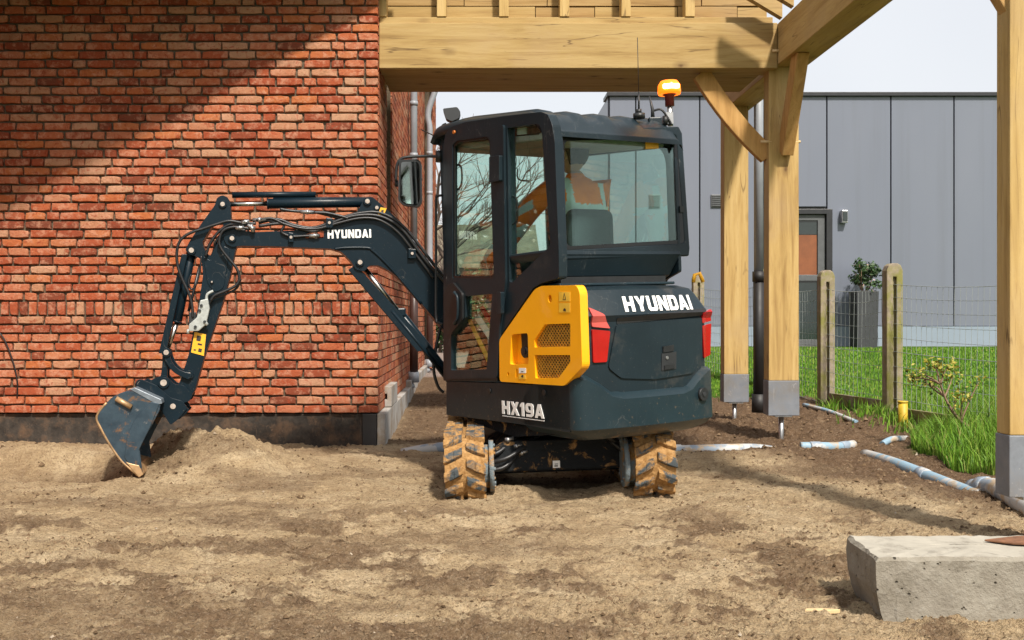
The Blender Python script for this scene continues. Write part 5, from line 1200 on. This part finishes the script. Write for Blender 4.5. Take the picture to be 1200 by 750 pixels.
# arm
TA = .058
arm_o = roundpoly(bpl([(252, 240), (254, 232), (260, 228.5), (267, 231), (270, 238), (271, 262), (279, 271), (281, 282), (276, 292), (270, 322), (262, 352), (240, 416), (229, 455), (224, 465), (213, 470), (205, 462), (213, 441), (221, 416), (233, 355), (238, 322), (236, 304), (229, 300), (222, 299), (217, 293), (222, 283), (236, 262)], TA), .014, 3)
arm_h = roundpoly(bpl([(250, 262), (262, 262), (258, 278), (247, 300), (241, 296), (237, 284)], TA), .012, 3)
g = G(); g.prism(arm_o, -TA, TA, BQ, [arm_h]); arm = P('arm', g, 'boom', bevel=.009, seg=3)
g = G(); g.prism(roundpoly(bpl([(238, 300), (247, 306), (262, 288), (270, 292), (262, 338), (252, 343), (243, 332)], TA), .02, 3), TA, TA + .006, BQ); P('side_plate', g, 'boom', arm, .003)
g = G(); g.prism(bpl([(228, 389), (241.5, 392), (239, 417), (224, 413)], TA), TA + .001, TA + .003, BQ); ls = P('warning_label', g, 'sticker', arm)
g = G()
for q in ([(231, 393), (236, 394), (235, 400), (230, 399)], [(232, 402), (237, 403), (236.5, 405), (231.5, 404)], [(233, 408), (237, 409), (236, 413), (232, 412)], [(227, 409), (230, 409.5), (229.5, 411), (226.7, 410.5)]): g.prism(bpl(q, TA), TA + .0035, TA + .0045, BQ)
P('print', g, 'ink', ls)
for (px, py, r, t) in ((261, 239.5, .015, TA), (272, 279.5, .015, .074), (224.5, 293.5, .017, TA), (221.5, 439.5, .018, TA), (213.5, 461, .020, TA), (248.5, 330.5, .006, TA + .006)): pin(px, py, t, r, arm)
c3 = cylinder('bucket_cylinder', (224.5, 296), (208, 376), (195.5, 412), .030, .016, 0)
gp = bpl([(213, 298), (220, 298), (196, 408), (194, 414), (186, 414), (189, 402)], .04); g = G(); g.prism(gp, .03, .05, BQ); P('rod_guard', g, 'boom', c3, .004)
g = G(); g.tube([b3(234, 312, .0), b3(226, 345, .0), b3(221, 365, .0)], .010, 8); P('cylinder_pipe', g, 'rubber', c3)
# links and coupler
def link(name, a, b, w, t0, t1, parent=None, bulge=0.0):
    A, B_ = Vector(bp(*a, .05)), Vector(bp(*b, .05)); d = (B_ - A); nn = Vector((-d.y, d.x)).normalized(); L = []; Rr = []
    for i in range(7):
        t = i / 6; c = A + d * t + nn * bulge * (1 - (2 * t - 1) ** 2); e = w * (1.25 - .35 * math.sin(math.pi * t)); L.append(tuple(c + nn * e)); Rr.append(tuple(c - nn * e))
    a0_ = math.atan2(nn.y, nn.x); capB = [tuple(B_ + Vector((math.cos(a0_ - math.pi * k / 6), math.sin(a0_ - math.pi * k / 6))) * w * 1.25) for k in range(1, 6)]
    capA = [tuple(A + Vector((math.cos(a0_ + math.pi - math.pi * k / 6), math.sin(a0_ + math.pi - math.pi * k / 6))) * w * 1.25) for k in range(1, 6)]
    g = G(); g.prism(L + capB + Rr[::-1] + capA, t0, t1, BQ); return P(name, g, 'boom', parent, .004)
lk = link('tipping_link', (195.5, 413), (221, 440), .019, .066, .088, None, .035); link('tipping_link', (195.5, 413), (221, 440), .019, -.088, -.066, None, .035)
lk2 = link('bucket_link', (195, 413), (192, 447), .020, .040, .064); link('bucket_link', (195, 413), (192, 447), .020, -.064, -.040)
pin(195, 413, .088, .017, lk); pin(192, 448.5, .088, .021, lk2, .012)
g = G(); g.prism(roundpoly(bpl([(171, 449), (178, 445), (186, 441), (194, 440), (204, 450), (216, 452), (226, 462), (222, 470), (212, 473), (222, 480), (210, 492), (198, 486), (190, 474), (172, 460)], .09), .012, 3), .064, .086, BQ); g.prism(roundpoly(bpl([(171, 449), (178, 445), (186, 441), (194, 440), (204, 450), (216, 452), (226, 462), (222, 470), (212, 473), (222, 480), (210, 492), (198, 486), (190, 474), (172, 460)], .09), .012, 3), -.086, -.064, BQ)
g.prism(bpl([(176, 452), (200, 456), (208, 470), (190, 472), (175, 461)], .06), -.064, .064, BQ); cp = P('quick_coupler', g, 'boom', bevel=.006)
pin(203, 476, .086, .018, cp); pin(165, 450, .075, .018, cp)
# bucket: bent shell between two side plates, opening towards the machine
HB = .215
shell = [(183, 470), (168, 462), (150, 458.5), (134, 464), (125, 472), (117, 481), (113, 490), (117, 500), (128, 520), (142, 540), (152, 549), (161.5, 557)]
sh_pts = [Vector(p) for p in bpl(shell, HB)]
sh_s = [Vector((p.x, p.y)) for p in smooth_path([(a.x, a.y, 0) for a in sh_pts], 3)]
inn = []
for i, p in enumerate(sh_s):
    d = (sh_s[min(i + 1, len(sh_s) - 1)] - sh_s[max(i - 1, 0)]).normalized(); inn.append(p + Vector((d.y, -d.x)) * -.012 * (1 if True else 1))
ctr = sum(sh_s, Vector((0, 0))) / len(sh_s)
inn = [p + (ctr - p).normalized() * .014 for p in sh_s]
g = G(); g.prism([tuple(p) for p in sh_s] + [tuple(p) for p in inn[::-1]], -HB + .012, HB - .012, BQ); bk = P('bucket_shell', g, 'bucket', bevel=.002, seg=1)
bk.name = 'bucket'
side_o = [tuple(p) for p in sh_s] + bpl([(167, 553), (165.5, 543), (163.5, 526), (170, 512), (177, 500), (187, 481), (188, 473)], HB)
for t0, t1 in ((HB - .012, HB), (-HB, -HB + .012)):
    g = G(); g.prism(side_o, t0, t1, BQ); sp = P('side_plate', g, 'bucket', bk, .003, seg=1)
    if t1 > 0:
        g = G(); g.prism(bpl([(177, 471), (187, 473), (176, 501), (163, 527), (165, 545), (164, 556), (157, 553), (146, 536), (149, 510), (160, 488)], HB), HB, HB + .007, BQ); P('cutter_plate', g, 'bucket', sp, .003, seg=1)
g = G(); e = smooth_path([BQ(p.x, p.y, HB - .004) for p in sh_s[12:]], 1); g.tube([p for p in e], .008, 6); P('worn_rim', g, 'wornedge', bk)
lipA, lipB = bp(149, 543, HB), bp(164.5, 559, HB)
g = G(); g.prism(bpl([(147, 541), (163, 559.5), (168, 556), (163, 545), (154, 543)], HB), -HB - .004, HB + .009, BQ); P('cutting_edge', g, 'wornedge', bk, .004)
g = G(); g.prism(bpl([(152, 456), (158, 454), (189, 468), (190, 473), (184, 474)], HB), -.19, HB + .004, BQ); P('top_rail', g, simple("worn_grey_rail", (.17, .20, .23), .4, .3, .3, 20), bk, .004)
g = G(); g.tube([b3(136, 467, HB + .012), b3(154, 477, HB + .012)], .017, 8); P('weld_lug', g, 'wornedge', bk)
for t0, t1 in ((.086, .100), (-.100, -.086)):
    g = G(); g.prism(roundpoly(bpl([(160, 462), (162, 448), (168, 445), (184, 452), (200, 466), (214, 470), (220, 478), (208, 492), (200, 498), (190, 482)], .09), .012, 3), t0, t1, BQ); P('bucket_ear', g, 'boom', bk, .004)
# hoses along boom and arm
def hose(pts, t, r=.0095, nm='hose'):
    tt = t if isinstance(t, (list, tuple)) else [t] * len(pts); g = G(); g.tube(smooth_path([b3(a, b, q) for (a, b), q in zip(pts, tt)], 6), r, 8); return P(nm, g, 'rubber')
hose([(300, 262), (283, 261), (268, 259), (253, 263), (238, 268), (223, 273), (212, 281), (207.5, 293), (208, 310), (214, 328), (221, 343), (225, 358), (226, 372)], .095)
hose([(292, 268), (275, 266), (262, 270), (257, 281), (259, 291), (268, 303), (277, 314), (280.5, 325), (277, 334), (264, 341), (252, 346), (247, 352)], .10)
hose([(290, 264), (270, 263), (256, 272), (246, 286), (241, 300)], .085); hose([(288, 270), (268, 270), (255, 280), (250, 296), (244, 310)], .02)
hose([(282, 327), (277, 338), (264, 345), (250, 350), (246, 356)], .08, .008)
hose([(236, 300), (234, 318), (230, 333), (224, 339), (221, 330), (224, 322)], .075, .006)
hose([(303, 265), (330, 262), (352, 268), (368, 271), (380, 266), (400, 257), (420, 252.5), (440, 252.5), (458, 259), (474, 272), (488, 291), (500, 307), (516, 325), (526, 337)], .088, .011)
hose([(303, 261), (325, 257), (345, 264), (366, 267), (384, 262), (404, 254), (424, 249.5), (443, 249), (462, 257), (479, 272), (493, 290), (507, 308), (522, 327)], .07, .011)
hose([(300, 258), (318, 256), (332, 262), (350, 267), (372, 268), (396, 261.5), (420, 256), (440, 256.5), (456, 264), (470, 276), (484, 294), (496, 310), (508, 326)], .095, .009)
hose([(328, 245), (345, 247.5), (368, 248.5), (384, 252), (398, 256)], .08, .010); hose([(368, 249), (382, 249.5), (398, 253), (408, 256)], .095, .010); hose([(312, 258), (332, 263), (330, 272), (342, 277), (358, 276.5), (375, 276)], .085, .009)
hose([(517, 380), (512, 402), (508, 430), (513, 452), (520, 460)], .0, .011)
for (px, py, w) in ((386, 261, 8), (483, 297, 9), (341, 278, 6)):
    g = G(); g.prism(bpl([(px - w / 2, py - 6), (px + w / 2, py - 5), (px + w / 2, py + 6), (px - w / 2, py + 6)], .1), .068, .104, BQ); P('hose_clamp', g, 'boom', boom, .004)
    g = G(); c0 = b3(px, py, .104); d = BMx.to_3x3() @ Vector((0, 1, 0)); g.tube([c0, c0 + d * .008], .010, 8); P('clamp_bolt', g, 'pin', boom)
for (x0, y0, x1, y1, t) in ((283, 261, 292, 259, .095), (296, 258, 312, 257, .09), (276, 267.5, 286, 266.5, .1), (290, 264, 299, 268, .1), (352, 248, 368, 249, .082), (362, 276.5, 374, 276, .088), (297, 272, 294, 263, .1)):
    g = G(); g.tube([b3(x0, y0, t), b3(x1, y1, t)], .013, 8); g.tube([b3(x0 + (x1 - x0) * .4, y0 + (y1 - y0) * .4, t), b3(x0 + (x1 - x0) * .6, y0 + (y1 - y0) * .6, t)], .018, 6); P('hose_fitting', g, 'steel')
# change-over valve block
g = G(); g.prism(bpl([(235, 352), (244, 350), (246, 362), (242, 380), (233, 388), (221, 388), (222, 380), (231, 372)], .08), TA + .004, .105, BQ); vb = P('valve_block', g, 'valve', arm, .005)
g = G(); g.prism(bpl([(222, 366), (230, 366), (229, 380), (221, 382)], .08), TA + .004, .095, BQ); P('valve_body', g, 'lamp', vb, .004)
for (px, py) in ((236, 358), (234, 364), (240, 377), (229, 383)):
    c0 = b3(px, py, .105); g = G(); g.tube([c0, c0 + d * .010], .010, 8); P('valve_port', g, 'lamp', vb)
g = G(); g.tube(smooth_path([b3(242, 352, .09), b3(243, 345, .09), b3(250, 341, .09)], 4), .010, 8); g.tube([b3(239, 376, .1), b3(243, 381, .1)], .012, 8); g.tube([b3(221, 386, .09), b3(220, 391, .09)], .010, 8); P('valve_elbow', g, 'valve', vb)

# ------------------------------------------------------------------ the operator
op = empty('person', EM @ U(.10, -.18, 1.22), "operator in orange reflective jacket seated in the cab, seen from behind", "person")
def to_w(p): return EM @ U(*p)
def skin_mesh(name, joints, edges, mats, parent, matfn=None, sub=2):
    me = bpy.data.meshes.new(name); me.from_pydata([tuple(to_w(j[0])) for j in joints], edges, []); o = bpy.data.objects.new(name, me); COL.objects.link(o)
    sk_ = o.modifiers.new('skin', 'SKIN'); me.skin_vertices.new(name='') if not me.skin_vertices else None
    for i, j in enumerate(joints):
        rr = j[1] if isinstance(j[1], tuple) else (j[1], j[1]); me.skin_vertices[0].data[i].radius = rr
        me.skin_vertices[0].data[i].use_root = (i == 0)
    s_ = o.modifiers.new('sub', 'SUBSURF'); s_.levels = sub; s_.render_levels = sub
    dg = bpy.context.evaluated_depsgraph_get(); ev = o.evaluated_get(dg); m2 = bpy.data.meshes.new_from_object(ev); m2.name = name
    o.modifiers.clear(); o.data = m2; m2.materials.clear()
    for m in mats: m2.materials.append(M[m])
    for p in m2.polygons:
        p.use_smooth = True
        if matfn: p.material_index = matfn((EU.inverted() @ p.center))
    o.parent = parent; o.location = -parent.location; return o
J = [((.10, -.20, 1.24), (.16, .11)), ((.11, -.20, 1.42), (.16, .11)), ((.13, -.20, 1.62), (.19, .12)), ((.14, -.21, 1.80), (.17, .11)), ((.12, -.21, 1.91), .065), ((.10, -.20, 1.97), .055),
     ((-.06, -.20, 1.84), .085), ((-.16, -.15, 1.76), .078), ((-.29, .0, 1.52), .066), ((-.33, .08, 1.46), .055), ((-.30, .20, 1.43), .035), ((.30, -.20, 1.84), .082), ((.35, -.14, 1.74), .072), ((.39, .02, 1.50), .058), ((.36, .14, 1.44), .04),
     ((-.02, -.10, 1.24), .095), ((-.10, .22, 1.24), .078), ((-.10, .28, 1.10), .065), ((-.10, .30, .80), .05), ((-.10, .38, .70), .042), ((.20, -.10, 1.24), .095), ((.22, .22, 1.24), .078), ((.22, .28, 1.10), .065), ((.22, .30, .80), .05), ((.22, .38, .70), .042)]
E = [(0, 1), (1, 2), (2, 3), (3, 4), (4, 5), (3, 6), (6, 7), (7, 8), (8, 9), (9, 10), (3, 11), (11, 12), (12, 13), (13, 14), (0, 15), (15, 16), (16, 17), (17, 18), (18, 19), (0, 20), (20, 21), (21, 22), (22, 23), (23, 24)]
def body_mat(c):
    r, f, z = c
    if z > 1.945 and abs(r - .10) < .1: return 3
    if f > .17 and z > 1.3: return 3
    if z < 1.30: return 2
    dl = abs(((r + .27) * .15 + (f + .06) * .5 + (z - 1.58) * -.85))
    if r < -.2 and (abs(z - 1.66 + (f + .05) * .6) < .028 or abs(z - 1.55 + (f + .05) * .6) < .022): return 1
    if abs(z - 1.50) < .025 or (abs(abs(r - .13) - .13) < .024 and z > 1.5) or abs(z - 1.72) < .025 and abs(r - .13) < .24: return 1
    return 0
body = skin_mesh('body', J, E, ['vest', 'reflect', 'navy', 'skin'], op, body_mat, 4)
def ellip(c, rx, ry, rz, rot=0, n=24, m=14, warp=None):
    g = G(); V = []; cr, sr = math.cos(rot), math.sin(rot)
    for i in range(m + 1):
        th = math.pi * i / m
        for k in range(n):
            ph = 2 * math.pi * k / n; x, y, z = math.sin(th) * math.cos(ph), math.sin(th) * math.sin(ph), math.cos(th)
            if warp: x, y, z = warp(x, y, z)
            x, y, z = x * rx, y * ry, z * rz; V.append(to_w((c[0] + x * cr - y * sr, c[1] + x * sr + y * cr, c[2] + z)))
    g.add(V, [(i * n + k, i * n + (k + 1) % n, (i + 1) * n + (k + 1) % n, (i + 1) * n + k) for i in range(m) for k in range(n)], True); return g
hc_ = (0.10, -.20, 2.065); hr = R(25)
def face(x, y, z):     # jaw, brow, nose on the forward side (+y)
    y2 = y * (1.0 + .08 * (1 - abs(z))) ; x2 = x * (1 - .22 * max(0, -z)); 
    if y > .8 and abs(x) < .22: y2 += .16 * math.exp(-((z + .15) / .18) ** 2)
    if y > .6 and abs(z - .12) < .15: y2 -= .05 * (1 if .15 < abs(x) < .5 else 0)
    return x2, y2, z
part('head', ellip(hc_, .076, .095, .118, hr, 32, 20, face), 'skin', op)
hair = ellip((hc_[0] + .008, hc_[1] - .016, hc_[2] + .018), .085, .100, .112, hr, 32, 18, lambda x, y, z: (x * (1 if y < .5 else .93), min(y, .55) * (1 + .03 * math.sin(14 * x) * math.cos(11 * z)), max(z, -.75 if y < .1 else .1) * (1 + .03 * math.sin(17 * x))))
part('hair', hair, 'hair', op)
for sx in (-1, 1):
    cx_, sx_ = math.cos(hr), math.sin(hr); e = (hc_[0] + sx * .078 * cx_, hc_[1] + sx * .078 * sx_, hc_[2] - .01); part('ear', ellip(e, .010, .020, .032, hr, 10, 8), 'skin', op)
    e = (hc_[0] + sx * .03 * cx_ - .088 * sx_, hc_[1] + sx * .03 * sx_ + .088 * cx_, hc_[2] + .014); part('eye', ellip(e, .012, .010, .009, hr, 10, 8), 'white', op)
g = G(); mc = (hc_[0] - .093 * math.sin(hr), hc_[1] + .093 * math.cos(hr), hc_[2] - .055); part('mouth', ellip(mc, .022, .006, .006, hr, 10, 6), 'red', op)
# hands: palm and five fingers closed round the joysticks
for hx, hy, sgn in ((-.31, .15, 1), (.36, .13, -1)):
    base = Vector((hx, hy - .01, 1.425)); J2 = [((base.x, base.y - .02, base.z), (.028, .018)), ((base.x, base.y + .03, base.z + .004), (.034, .017))]; E2 = [(0, 1)]
    for k in range(4):
        x = base.x + (k - 1.5) * .017; l = (.95, 1.05, 1.0, .85)[k]; o_ = len(J2)
        J2 += [((x, base.y + .055, base.z + .006), .0095), ((x, base.y + .055 + .028 * l, base.z - .006), .0088), ((x, base.y + .055 + .036 * l, base.z - .030), .0078), ((x, base.y + .055 + .018 * l, base.z - .046), .0068)]
        E2 += [(1, o_), (o_, o_ + 1), (o_ + 1, o_ + 2), (o_ + 2, o_ + 3)]
    o_ = len(J2); J2 += [((base.x + sgn * .032, base.y + .015, base.z - .006), .010), ((base.x + sgn * .036, base.y + .045, base.z - .022), .0088), ((base.x + sgn * .022, base.y + .062, base.z - .034), .0075)]; E2 += [(0, o_), (o_, o_ + 1), (o_ + 1, o_ + 2)]
    skin_mesh('hand', J2, E2, ['skin'], op, None, 1)
